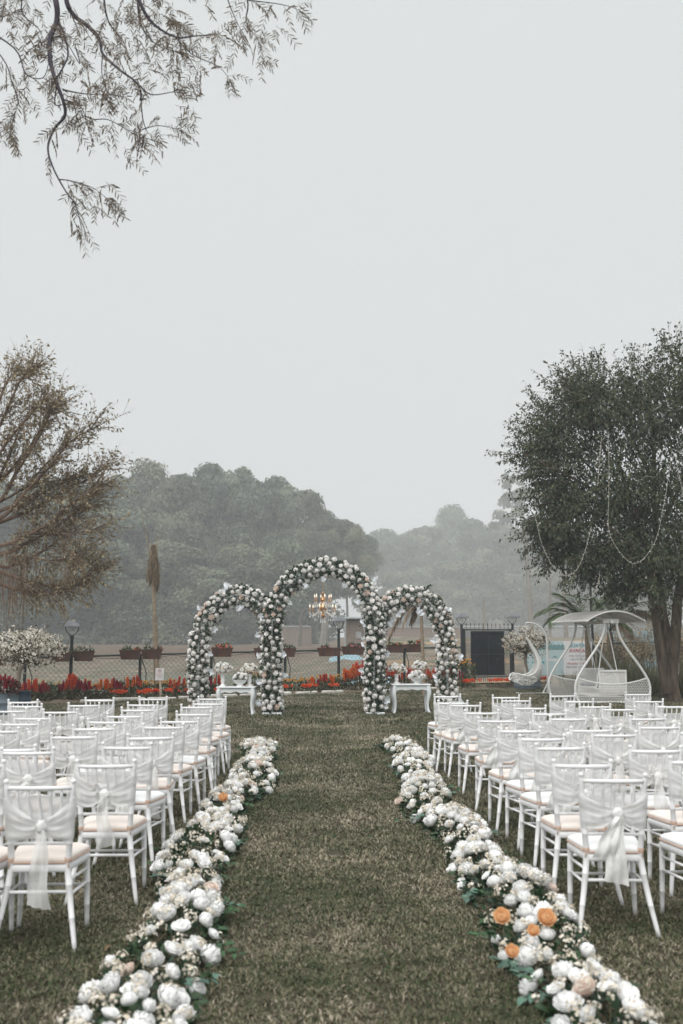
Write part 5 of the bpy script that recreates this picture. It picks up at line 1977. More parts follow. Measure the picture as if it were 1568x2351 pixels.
for x, k, h, n in [(40, 'marigold_pale', .40, 8), (84, 'marigold', .46, 10), (110, 'marigold_pale', .5, 8), (128, 'marigold_pale', .45, 7), (143, 'marigold', .40, 8), (192, 'marigold_pale', .52, 8), (226, 'marigold', .40, 8), (290, 'marigold_pale', .5, 7),
                   (318, 'marigold', .40, 12), (334, 'marigold', .38, 12), (346, 'marigold', .4, 10), (378, 'marigold', .40, 12), (394, 'marigold', .42, 10), (430, 'marigold_pale', .38, 8), (474, 'marigold', .44, 9),
                   (556, 'marigold', .5, 10), (588, 'marigold', .62, 12), (602, 'marigold', .46, 10), (648, 'marigold', .36, 9), (664, 'marigold', .38, 10), (682, 'marigold', .38, 12), (698, 'marigold', .38, 10), (724, 'marigold', .42, 10),
                   (750, 'marigold_pale', .40, 8), (770, 'marigold', .40, 10), (782, 'marigold', .44, 10), (868, 'marigold', .5, 8), (1064, 'marigold', .85, 16), (1078, 'marigold', .8, 14)]:
    mari(x, random.uniform(.75, 1.0), h, k, n)
for x, n in [(270, 8), (284, 7), (326, 9), (344, 12), (356, 12), (386, 8), (404, 6), (440, 9), (508, 10), (524, 10), (542, 8), (566, 11), (578, 9), (660, 8), (704, 12), (716, 10), (764, 6), (1066, 10), (1078, 12), (1092, 9), (1124, 8), (1140, 14), (1156, 16), (1168, 14), (1180, 9), (1246, 14), (1256, 12)]:
    mari(x, random.uniform(.05, .25), .20, 'salvia', n, .17, LOW_LEAF, .05, 'salvia_plant')

# ================================================================== DRUMS AND BOUGAINVILLEA
def drum(p, r, h, matl, label):
    t = thing('drum_planter', label, 'planter', p, 0, 'drum planters')
    mb = MB()
    mb.lathe([(r * .97, 0), (r, .02), (r, h * .30), (r * 1.03, h * .32), (r * 1.03, h * .35), (r, h * .37), (r, h * .63), (r * 1.03, h * .65), (r * 1.03, h * .68), (r, h * .70), (r, h - .02), (r * 1.03, h - .01), (r * 1.03, h), (r * .94, h), (r * .94, h - .06)], 24)
    mb.build('barrel', matl, t)
    mb = MB(); mb.lathe([(.001, h - .05), (r * .93, h - .055), (r * .93, h - .08)], 16); mb.build('soil', M['soil'], t)
    return t


def bougainvillea(base, lean, z0, crown_c, rx, rz_, nflow, nleaf, label, seed, forks=5):
    """base: foot of the stem; crown_c: centre of the crown, relative to base"""
    global rng
    random.seed(seed); rng = np.random.default_rng(seed)
    t = thing('bougainvillea_tree', label, 'tree', base, 0, 'white bougainvillea trees')
    mb = MB()
    c = Vector(crown_c)
    k = Vector((lean, 0, z0))
    mb.tube([(0, 0, -.1), k * .35 + Vector((.02, 0, 0)), k * .7 + Vector((-.03, .02, 0)), k], [.055, .048, .05, .055], 8)
    mb.build('trunk', M['bark_pale'], t)
    lb = MB()
    tips = []
    for i in range(26):
        v = sphere_dirs(1)[0]; v[2] = v[2] * .8 + .15
        e = c + Vector((v[0] * rx, v[1] * rx, v[2] * rz_)) * random.uniform(.75, 1.1) * (1.25 if i < 6 else 1)
        m = k.lerp(e, .5) + Vector((0, 0, .12))
        lb.tube([k, m, e], [.018, .010, .003], 4, cap=False); tips.append((m, e))
    lb.build('branch', M['twig'], t, kind='stuff')
    def cloud(n, shell, up):
        P, D = [], []
        for i in range(n):
            m, e = random.choice(tips)
            q = m.lerp(e, random.random() ** .7) if random.random() < .5 else None
            if q is None:
                v = sphere_dirs(1)[0]
                q = c + Vector((v[0] * rx, v[1] * rx, v[2] * rz_)) * (shell + (1 - shell) * random.random())
            if up and q.z < c.z and random.random() < up * 1.3 * (c.z - q.z) / rz_ + .15: continue
            q = q + Vector(rng.normal(size=3)) * .05
            P.append(q); D.append((q - c) + Vector(rng.normal(size=3)) * .3)
        return P, D
    P, D = cloud(nleaf, .2, 0)
    link('crown', scatter_mesh('crown', LF_V, LF_F, P, rots_up(D, .9), .05 + .03 * rng.random(len(P)), M['bougain_leaf']), t)
    # blossoms sit in bunches
    PP, DD = [], []
    P, D = cloud(nflow // 6, .74, .75)
    for p, d in zip(P, D):
        for j in range(9):
            PP.append(p + Vector(rng.normal(size=3)) * .026); DD.append(d + Vector(rng.normal(size=3)) * .5)
    link('blossom', scatter_mesh('blossom', BLOS_V, BLOS_F, PP, rots(DD), .015 + .012 * rng.random(len(PP)), M['bougain']), t, kind='stuff')
    return t


dp = at(12, 1640, 21.2); dp.z = 0
drum(dp, .25, .56, M['drum_grey'], 'grey blue metal drum with dark red plants at the left edge')
d2 = at(41, 1640, 21.9); d2.z = 0
drum(d2, .26, .57, M['drum'], 'dark blue metal drum holding the white bougainvillea')
t = thing('amaranth_plant', 'dark red plumed plant growing in the grey drum', 'flower', (dp.x, dp.y, .50), 0)
random.seed(2); rng = np.random.default_rng(2)
link('foliage', leafy(170, .25, .30, mat('amaranth_leaf', (.05, .018, .018), (.11, .05, .035), var=True, rough=.7), .10), t, kind='stuff')
for i in range(15):
    a = random.uniform(0, 6.28); r = .22 * math.sqrt(random.random()); s = random.uniform(.16, .26)
    link('plume', random.choice(PLUME['crimson']), t, (r * math.cos(a), r * math.sin(a), random.uniform(.12, .24)), (random.gauss(0, .15), random.gauss(0, .15), a), s)
bb = Vector((d2.x - .10, d2.y, .53))
c0 = at(62, 1492, 21.9)
bougainvillea(bb, .16, .62, c0 - bb, .82, .44, 3300, 1500, 'white bougainvillea with a leaning trunk in the blue drum', 4)
cp = at(1212, 1640, 33.4); cp.z = 0
drum(cp, .44, .42, M['drum_grey'], 'wide slate grey tub behind the hanging chair')
c1 = at(1210, 1478, 33.4)
bougainvillea(Vector((cp.x, cp.y, .38)), -.02, .75, c1 - Vector((cp.x, cp.y, .38)), .78, .52, 3000, 1700, 'round white bougainvillea behind the hanging chair', 6)
st2 = at(1166, 1570, 34.2)


# ================================================================== HANGING CHAIR
def hanging_chair():
    d = 30.6
    S = .1098
    P = lambda u, v, dy=0.0: at(1148 + S * u, 1389 + S * v, d) + Vector((0, dy, 0))
    org = P(995, 1880); org.z = 0
    t = thing('hanging_chair', 'white wicker crescent hanging chair on a curved white pole', 'hanging chair', org)
    q = lambda u, v, dy=0.0: P(u, v, dy) - org
    mb = MB(); mb.tube([q(532, 385), q(560, 372), q(640, 372), q(720, 395), q(800, 430), q(880, 500), q(940, 590), q(978, 680), q(990, 820), q(995, 1100), q(1000, 1500), q(998, 1875)], [.020, .024, .026, .028, .03, .03, .032, .033, .035, .036, .036, .036], 9)
    mb.build('pole', M['swing_paint'], t)
    mb = MB(); mb.tube([q(995, 1640), q(830, 1868, -.3)], .02, 7); mb.build('brace', M['swing_paint'], t)
    for a, b in (((990, 1872, 0), (310, 1855, -.1)), ((990, 1872, -.45), (990, 1872, .45)), ((400, 1860, -.4), (400, 1860, .4))):
        mb = MB(); x = q(*a); y = q(*b); x.z = y.z = .03; mb.tube([x, y], .022, 7); mb.build('foot_bar', M['swing_paint'], t)
    mb = MB(); mb.tube([q(536, 385), q(548, 540), q(562, 700)], .007, 5); mb.build('chain', M['swing_paint'], t)
    rim = [q(*p) for p in ((560, 690), (640, 860), (705, 980), (740, 1090), (762, 1200), (745, 1320), (690, 1410), (600, 1460), (500, 1478), (400, 1455), (320, 1425), (255, 1450), (212, 1545))]
    keel = [q(*p) for p in ((580, 692), (690, 850), (770, 980), (850, 1130), (882, 1260), (872, 1400), (838, 1510), (770, 1590), (690, 1650), (590, 1685), (470, 1675), (340, 1625), (222, 1572))]
    wid = [.03, .06, .10, .17, .26, .33, .37, .39, .39, .37, .33, .28, .20]

    def surf(u, w):
        x = u * 12; i = min(11, int(x)); f = x - i
        r = rim[i].lerp(rim[i + 1], f); k = keel[i].lerp(keel[i + 1], f); hw = wid[i] * (1 - f) + wid[i + 1] * f
        a = w * PI / 2          # w -1..1
        return r + (k - r) * math.cos(a) + Vector((0, hw * math.sin(a), 0))
    # woven skin: crossing strands that wander, closer together on the back
    rd = random.Random(3)
    mb = MB()
    for s in range(105):
        u = rd.uniform(.25, 1); w = rd.uniform(-1, 1); du = rd.choice((-1, 1)) * rd.uniform(.01, .028); dw = rd.uniform(-.16, .16)
        pts = []
        for k in range(16):
            pts.append(surf(max(0, min(1, u)), max(-1, min(1, w))) + Vector((rd.uniform(-1, 1), rd.uniform(-1, 1), rd.uniform(-1, 1))) * .008)
            u += du; w += dw
            if u > 1 or u < 0: du = -du
            if abs(w) > 1: dw = -dw
            dw += rd.uniform(-.04, .04)
        mb.tube(pts, .0075, 4, cap=False)
    for s in range(46):
        w = -1 + 2 * s / 45
        mb.tube([surf(k / 20 * .55, w) for k in range(21)], .010, 4, cap=False)
    for s in range(30):
        u = .06 + .5 * s / 29
        mb.tube([surf(u, -1 + 2 * k / 10) for k in range(11)], .008, 4, cap=False)
    mb.build('wicker_shell', M['wicker'], t, kind='stuff')
    for s in (-1, 1):
        mb = MB(); mb.tube([surf(k / 24, s) for k in range(25)], .022, 7); mb.build('rim', M['swing_paint'], t)
    mb = MB(); mb.tube([surf(1, -1 + 2 * k / 12) for k in range(13)], .022, 7); mb.build('rim', M['swing_paint'], t)


hanging_chair()


# ================================================================== CANOPY SWING
def canopy_swing():
    y0, y1 = 26.2, 28.5            # front and back frame
    X0, X1 = gx(1403, 26.2), gx(1336, 28.5)
    org = Vector(((X0 + X1) / 2, (y0 + y1) / 2, 0))
    t = thing('canopy_swing', 'white garden swing with onion shaped frames and arched canopy under the big tree', 'garden swing', org)
    prof = [(.85, 0.0), (.93, .10), (.975, .28), (.985, .42), (.955, .56), (.88, .72), (.76, .92), (.62, 1.12), (.46, 1.34), (.33, 1.54), (.235, 1.72), (.185, 1.88), (.165, 2.02), (.16, 2.17)]
    cat = lambda q: .52 - .02 + .17 * q * q + (.0 if abs(q) < .99 else 0)

    def half(z):
        for (xa, za), (xb, zb) in zip(prof, prof[1:]):
            if za <= z <= zb: return xa + (xb - xa) * (z - za) / (zb - za)
        return prof[-1][0]
    for yy, XX in ((y0, X0), (y1, X1)):
        o = Vector((XX, yy, 0)) - org
        fr = thing('end_frame', None, None, o)
        fr.parent = t
        for s in (-1, 1):
            mb = MB(); mb.tube([(s * x, 0, z) for x, z in prof], .033, 9); mb.build('pipe', M['swing_paint'], fr)
        mb = MB(); mb.tube([(-.93 + 1.86 * k / 16, 0, cat(-1 + k / 8)) for k in range(17)], .02, 7); mb.build('cross_bar', M['swing_paint'], fr)
        mb = MB(); mb.box((0, 0, 2.14), (.42, .08, .12), bevel=.01); mb.build('head_block', M['swing_paint'], fr, smooth=False)
        mb = MB(); mb.tube([(-.86, 0, .03), (.86, 0, .03)], .028, 7); mb.build('foot_bar', M['swing_paint'], fr)
        # cane lattice: strips crossing on both diagonals and level
        mb = MB()
        zb = .06
        def zt(x): return cat(max(-1, min(1, x / .93))) - .01
        def inside(x, z): return zb <= z <= zt(x) and abs(x) <= half(max(.01, min(2.1, z))) - .02
        step = .066
        for sg in (-1, 1):
            for i in range(-60, 61):
                c = i * step
                run = None
                for k in range(0, 41):
                    z = zb + (.66 - zb) * k / 40
                    x = c + sg * (z - zb) * .62
                    ok = inside(x, z)
                    if ok and run is None: run = (x, z)
                    if run is not None and (not ok or k == 40):
                        if (Vector((x - run[0], z - run[1]))).length > .03: mb.tube([(run[0], 0, run[1]), (x, 0, z)], .0062, 4, cap=False)
                        run = None
        for k in range(10):
            z = zb + .064 * k
            xs = [x for x in np.linspace(-.96, .96, 60) if inside(x, z)]
            seg = []
            for a in xs:
                if seg and a - seg[-1] > .05:
                    if len(seg) > 1: mb.tube([(seg[0], .004, z), (seg[-1], .004, z)], .006, 4, cap=False)
                    seg = []
                seg.append(a)
            if len(seg) > 1: mb.tube([(seg[0], .004, z), (seg[-1], .004, z)], .006, 4, cap=False)
        mb.build('cane_panel', M['wicker'], fr, kind='stuff')
    L = y1 - y0
    o0, o1 = Vector((X0, y0, 0)) - org, Vector((X1, y1, 0)) - org
    mb = MB(); mb.tube([o0 + Vector((0, -.15, 2.12)), o1 + Vector((0, .15, 2.12))], .045, 8); mb.build('ridge_beam', M['swing_paint'], t)
    # arched canopy sheet with thickness and ribs
    def arc(q, yy, dz=0.0):
        f = (yy + org.y - y0) / L
        cx = (X0 * (1 - f) + X1 * f) - org.x
        return Vector((cx + .02 + q * .76, yy, 2.17 + .26 * (1 - q * q) + dz))
    ya, yb = y0 - org.y - .32, y1 - org.y + .32
    mb = MB()
    mb.grid([[arc(-1 + i / 8, ya + (yb - ya) * j / 10) for j in range(11)] for i in range(17)])
    mb.grid([[arc(-1 + i / 8, ya + (yb - ya) * j / 10, -.022) for j in range(10, -1, -1)] for i in range(17)])
    mb.build('canopy', M['roof_cloth'], t)
    for j in range(5):
        yy = ya + (yb - ya) * j / 4
        mb = MB(); mb.tube([arc(-1 + i / 8, yy, -.04) for i in range(17)], .022, 6); mb.build('rib', M['swing_paint'], t)
    for q in (-1, 1):
        mb = MB(); mb.tube([arc(q, ya, -.03), arc(q, yb, -.03)], .032, 6); mb.build('edge_rail', M['swing_paint'], t)
    # glider: two facing benches on hanging rods
    rods = []
    for f in (.14, .86):
        c = o0.lerp(o1, f)
        for s in (-1, 1):
            mb = MB(); mb.tube([c + Vector((.02 * s, 0, 2.08)), c + Vector((s * .18, 0, 1.2)), c + Vector((s * .33, 0, .34))], .015, 6); mb.build('hanger', M['swing_paint'], t)
    c0, c1 = o0.lerp(o1, .12), o0.lerp(o1, .88)
    mb = MB(); mb.box((c0 + c1) / 2 + Vector((0, 0, .17)), (.78, (c1 - c0).length, .03)); mb.build('platform', M['wicker'], t, smooth=False)
    for f, sg in ((.14, 1), (.86, -1)):
        c = o0.lerp(o1, f) + Vector((.12, 0, 0))
        bn = thing('bench', None, None, c); bn.parent = t
        mb = MB(); mb.box((0, sg * .24, .36), (.74, .46, .035), bevel=.01); mb.build('seat', M['wicker'], bn, smooth=False)
        mb = MB(); mb.box((0, sg * .25, .415), (.66, .42, .08), bevel=.025); mb.build('cushion', M['blue_cushion'], bn, smooth=False)
        mb = MB()
        mb.box((0, -sg * .02, .84), (.74, .03, .05)); mb.box((0, -sg * .0, .24), (.74, .03, .05))
        for x in (-.35, .35): mb.box((x, -sg * .01, .54), (.04, .03, .62))
        mb.build('back_frame', M['swing_paint'], bn, smooth=False)
        mb = MB()
        for k in range(26): mb.box((-.32 + .64 * k / 25, -sg * .012, .54), (.014, .006, .6))
        for k in range(22): mb.box((0, -sg * .012 + .005, .25 + .58 * k / 21), (.66, .006, .014))
        mb.build('woven_back', M['wicker'], bn, smooth=False, kind='stuff')


canopy_swing()


# dark pole behind the swing
def pole():
    a = at(1353, 1325, 34.6); X = a.x
    t = thing('lamp_pole', 'tall thin dark pole behind the white swing', 'pole', (X, 34.6, 0))
    mb = MB(); mb.tube([(.10, 0, -.1), (.05, 0, a.z * .5), (0, 0, a.z + 1.0)], .045, 8); mb.build('shaft', M['black_metal'], t)
    mb = MB(); mb.lathe([(.07, .0), (.07, .25), (.05, .27)], 8, (.10, 0, 0)); mb.build('base', M['black_metal'], t)
    mb = MB(); mb.tube([(0, 0, a.z + .9), (-.2, 0, a.z + 1.1), (-.5, 0, a.z + 1.15)], [.03, .025, .02], 6); mb.build('arm', M['black_metal'], t)


pole()


# ================================================================== PALMS
def frond(parent, base, tip, droop, matl, n=46, ll=.34, hang=.35, name='frond', w=.018, spread=1.0):
    """arching midrib with two rows of leaflets, one mesh"""
    base, tip = Vector(base), Vector(tip)
    m = (base + tip) / 2 + Vector((0, 0, droop))
    Q = lambda u: base * (1 - u) ** 2 + m * 2 * u * (1 - u) + tip * u * u
    P, D, S = [], [], []
    for k in range(n):
        u = .12 + .88 * k / (n - 1)
        p = Q(u); T = (Q(min(1, u + .02)) - Q(u - .02)).normalized()
        side = T.cross(Vector((0, 0, 1)))
        side = side.normalized() if side.length > .05 else Vector((1, 0, 0))
        for s in (-1, 1):
            d = (side * s * spread + T * .75 + Vector((0, 0, .25 - hang * (1 + random.random() * .8)))).normalized()
            l_ = ll * (.45 + .75 * math.sin(PI * (.12 + .8 * u))) * random.uniform(.85, 1.1)
            P.append(p); D.append(d); S.append((w * 2, l_, l_ * .5))
    tv = np.array([(-.25, 0, 0), (.25, 0, 0), (-.5, .35, .05), (.5, .35, .05), (-.06, 1, -.28), (.06, 1, -.28)])
    me = scatter_mesh(name, tv, [(0, 1, 3, 2), (2, 3, 5, 4)], P, rots_up(D, .35), S, matl)
    fr = link(name, me, parent)
    mb = MB(); mb.tube([Q(k / 8) for k in range(9)], [.018 - .0017 * k for k in range(9)], 5)
    mb.build('midrib', matl, fr)
    return fr


def dead_palm_a():
    global rng
    random.seed(14); rng = np.random.default_rng(14)
    d = 28.9
    b = at(362, 1600, d); X = b.x
    top = at(352.5, 1335, d)
    t = thing('dead_palm', 'dead palm with a bare pale trunk and dry drooping top beside the notice', 'tree', (X, d, 0))
    q = lambda x, y, dy=0.0: at(x, y, d) + Vector((0, dy, 0)) - Vector((X, d, 0))
    mb = MB()
    tp = q(352.5, 1335)
    zz = [0, .06, .2, .35, .5, .7, .85, 1.0]
    mb.tube([Vector((tp.x * f, 0, -.1 + (tp.z + .1) * f)) for f in zz], [.105, .095, .086, .080, .074, .064, .056, .06], 10)
    mb.build('trunk', M['palm_trunk'], t)
    mb = MB()
    for k in range(3):
        mb.lathe([(.056 - .004 * k, 0), (.066, .03), (.050, .09)], 9, tp + Vector((0, 0, -.12 + .09 * k)))
    mb.build('leaf_sheath', M['palm_dry'], t)
    head = q(352, 1252)
    mb = MB()
    for dx in (-.03, 0, .03):
        mb.tube([tp + Vector((dx * .5, 0, 0)), tp.lerp(head, .5) + Vector((dx, .02, 0)), head + Vector((dx * 1.6, 0, .02))], [.034, .026, .014], 6)
    mb.build('petiole', M['palm_trunk'], t, kind='stuff')
    for (sx, ex, ey, dy, n, ll) in ((-.04, 339, 1322, -.06, 60, .27), (.05, 364, 1330, -.08, 64, .28), (-.02, 345, 1338, .12, 50, .25), (.03, 360, 1350, .10, 56, .25), (0, 357, 1342, -.14, 46, .24), (.02, 350, 1330, -.12, 40, .24)):
        e = q(ex, ey, dy)
        frond(t, head + Vector((sx, dy * .3, random.uniform(-.05, .06))), e, .16, M['palm_dry'], int(n * 1.4), ll * 1.2, 1.5, w=.018, spread=1.0)
    for (x, y) in ((322, 1162), (345, 1236), (360, 1226), (364, 1234)):
        e = q(x, y)
        mb = MB(); mb.tube([tp, tp.lerp(e, .5) + Vector((.02, 0, .03)), e], [.030, .018, .005], 6); mb.build('spear', M['palm_trunk'], t)


def dead_palm_b():
    global rng
    random.seed(15); rng = np.random.default_rng(15)
    d = 29.6
    b = at(974, 1560, d); X = b.x
    q = lambda x, y, dy=0.0: at(x, y, d) + Vector((0, dy, 0)) - Vector((X, d, 0))
    tp = q(966, 1392)
    t = thing('young_palm', 'thin young palm with half dry fronds behind the right arch', 'tree', (X, d, 0))
    mb = MB(); mb.tube([(0, 0, -.1), (tp.x * .5, 0, tp.z * .5), tp], [.062, .052, .045], 9); mb.build('trunk', M['palm_trunk'], t)
    for (x, y, up, matl, ll) in ((893, 1470, .9, 'palm_dry', .34), (925, 1435, .5, 'palm_dry', .3), (945, 1430, .35, 'palm_dry', .3), (1010, 1372, .35, 'palm_green', .34), (1040, 1425, .7, 'palm_dry', .32), (985, 1345, .2, 'palm_green', .3), (930, 1352, .3, 'palm_green', .3), (1000, 1430, .5, 'palm_dry', .28)):
        frond(t, tp, q(x, y, random.uniform(-.4, .4)), up, M[matl], 36, ll, .6 if matl == 'palm_dry' else .3)


def palm(x, y, d, tips, label, seed, trunk_r=.10):
    global rng
    random.seed(seed); rng = np.random.default_rng(seed)
    c = at(x, y, d); X = c.x
    q = lambda x, y, dy=0.0: at(x, y, d) + Vector((0, dy, 0)) - Vector((X, d, 0))
    tp = Vector((0, 0, c.z))
    t = thing('palm_tree', label, 'tree', (X, d, 0), 0, 'young palms behind the white swing')
    mb = MB(); mb.tube([(.05, 0, -.1), (.02, 0, c.z * .5), tp], [trunk_r * 1.3, trunk_r, trunk_r * .8], 9); mb.build('trunk', M['palm_trunk'], t)
    for (tx, ty, dy, up, k, ll) in tips:
        frond(t, tp, q(tx, ty, dy), up, M['palm_green' if k == 'g' else 'palm_dry'], 50, ll, .35 if k == 'g' else .8)


dead_palm_a()
dead_palm_b()
palm(1348, 1446, 31.5, [(1255, 1428, -.3, .75, 'g', .62), (1275, 1385, .2, .55, 'g', .60), (1325, 1365, .5, .30, 'g', .55), (1400, 1370, .3, .4, 'g', .55), (1285, 1360, .5, .4, 'g', .5), (1440, 1440, -.2, .7, 'g', .55), (1240, 1405, .3, .7, 'g', .6)],
     'green palm fanning out behind the left of the swing canopy', 5)
palm(1400, 1452, 32.8, [(1428, 1318, .2, .2, 'g', .6), (1408, 1335, -.2, .2, 'g', .6), (1470, 1350, .2, .5, 'g', .55), (1512, 1420, .3, 1.0, 'd', .6), (1500, 1385, -.3, .75, 'g', .6), (1480, 1330, .2, .5, 'g', .5), (1365, 1370, .4, .5, 'g', .55), (1440, 1455, -.4, .6, 'd', .5)],
     'taller half dry palm behind the right of the swing canopy', 6, .12)


# ================================================================== DRY HEDGE AND TUSSOCKS
def tussock(x, d, h, n, label, r=.22):
    p = at(x, 1600, d)
    t = thing('grass_tussock', label, 'grass clump', (p.x, d, 0), 0, 'long grass tussocks by the big tree')
    a = rng.random(n) * 6.28; q = np.sqrt(rng.random(n)) * r
    pos = np.stack([q * np.cos(a), q * np.sin(a), np.zeros(n)], 1)
    out = np.stack([np.cos(a) * .55 * q / r + rng.normal(0, .22, n), np.sin(a) * .55 * q / r + rng.normal(0, .22, n), np.ones(n)], 1)
    ln = h * (.55 + .5 * rng.random(n))
    tv = np.array([(-.5, 0, 0), (.5, 0, 0), (-.45, .5, .0), (.45, .5, .0), (-.28, .8, -.10), (.28, .8, -.10), (-.04, 1, -.28), (.04, 1, -.28)])
    link('foliage', scatter_mesh('foliage', tv, [(0, 1, 3, 2), (2, 3, 5, 4), (4, 5, 7, 6)], pos, rots(out), np.stack([.012 + .008 * rng.random(n), ln, ln], 1), M['tuft']), t, kind='stuff')
    mb = MB(); mb.lathe([(r * .7, -.02), (r * .6, .04), (r * .3, .09), (.01, .1)], 8); mb.build('root_clump', M['soil'], t)


random.seed(17); rng = np.random.default_rng(17)
for x, d, h, n, lb in ((1320, 31, .75, 130, 'small green grass tussock in front of the boating sign'), (1392, 30, 1.15, 300, 'tall grass tussock right behind the swing bench'), (1425, 30.4, 1.3, 340, 'tallest grass tussock right of the swing frame'),
                       (1452, 29, 1.0, 260, 'yellowish grass tussock left of the big trunk'), (1478, 29.6, 1.1, 260, 'grass tussock touching the left of the big trunk'), (1572, 28, 1.3, 340, 'grass tussock right of the big trunk'), (1500, 30.5, 1.0, 240, 'grass tussock behind the big trunk')):
    tussock(x, d, h, n, lb)


def dry_hedge(x0, x1, d, ztop, label, seed, nleaf, z0=.1):
    global rng
    random.seed(seed); rng = np.random.default_rng(seed)
    a, b = at(x0, 1500, d), at(x1, 1500, d)
    W = b.x - a.x
    t = thing('dry_hedge', label, 'hedge', ((a.x + b.x) / 2, d, 0), 0, 'dry hedges behind the swing')
    mb = MB()
    tips = []
    for i in range(46):
        x = random.uniform(-W / 2, W / 2)
        z = ztop * random.uniform(.65, 1.05)
        e = Vector((x + random.uniform(-.5, .5), random.uniform(-.4, .4), z))
        m = Vector((x + random.uniform(-.3, .3), random.uniform(-.3, .3), z * .55))
        mb.tube([(x * .9, 0, -.05), m, e], [.018, .012, .003], 4, cap=False); tips.append((m, e))
        for k in range(3):
            e2 = m.lerp(e, random.random()) + Vector((random.uniform(-.5, .5), random.uniform(-.35, .35), random.uniform(-.3, .5)))
            mb.tube([m, e2], [.008, .002], 3, cap=False); tips.append((m, e2))
    mb.build('branch', M['branch_red'], t, kind='stuff')
    P = []
    for i in range(nleaf):
        m, e = random.choice(tips)
        P.append(m.lerp(e, random.uniform(-.4, 1.05)) + Vector(rng.normal(size=3)) * .11)
    D = sphere_dirs(nleaf)
    link('foliage', scatter_mesh('foliage', LF_V, LF_F, P, rots(D), .05 + .045 * rng.random(nleaf), M['dry_leaf']), t, kind='stuff')


dry_hedge(1362, 1455, 40.5, 2.0, 'dry brown hedge between the palms and the big trunk', 3, 5200)
dry_hedge(1440, 1590, 38.5, 2.3, 'dry brown hedge behind the big trunk', 4, 5200)

# ================================================================== THE BIG DARK TREE ON THE RIGHT
def limb(mb, pts, r0, r1, n=7):
    k = len(pts) - 1
    mb.tube(pts, [r0 + (r1 - r0) * (i / k) ** .8 for i in range(k + 1)], n)


def spline(pts, k=5):
    P = [Vector(p) for p in pts]
    out = []
    for i in range(len(P) - 1):
        p0 = P[max(0, i - 1)]; p1 = P[i]; p2 = P[i + 1]; p3 = P[min(len(P) - 1, i + 2)]
        for j in range(k):
            t = j / k
            out.append(.5 * ((2 * p1) + (-p0 + p2) * t + (2 * p0 - 5 * p1 + 4 * p2 - p3) * t * t + (-p0 + 3 * p1 - 3 * p2 + p3) * t ** 3))
    out.append(P[-1])
    return out


PEND_V = np.array([(0, 0, 0), (-.24, .35, .05), (0, .38, -.03), (.24, .35, .05), (0, 1, -.06)])
PEND_F = np.array([(0, 2, 4, 1), (0, 3, 4, 2)])


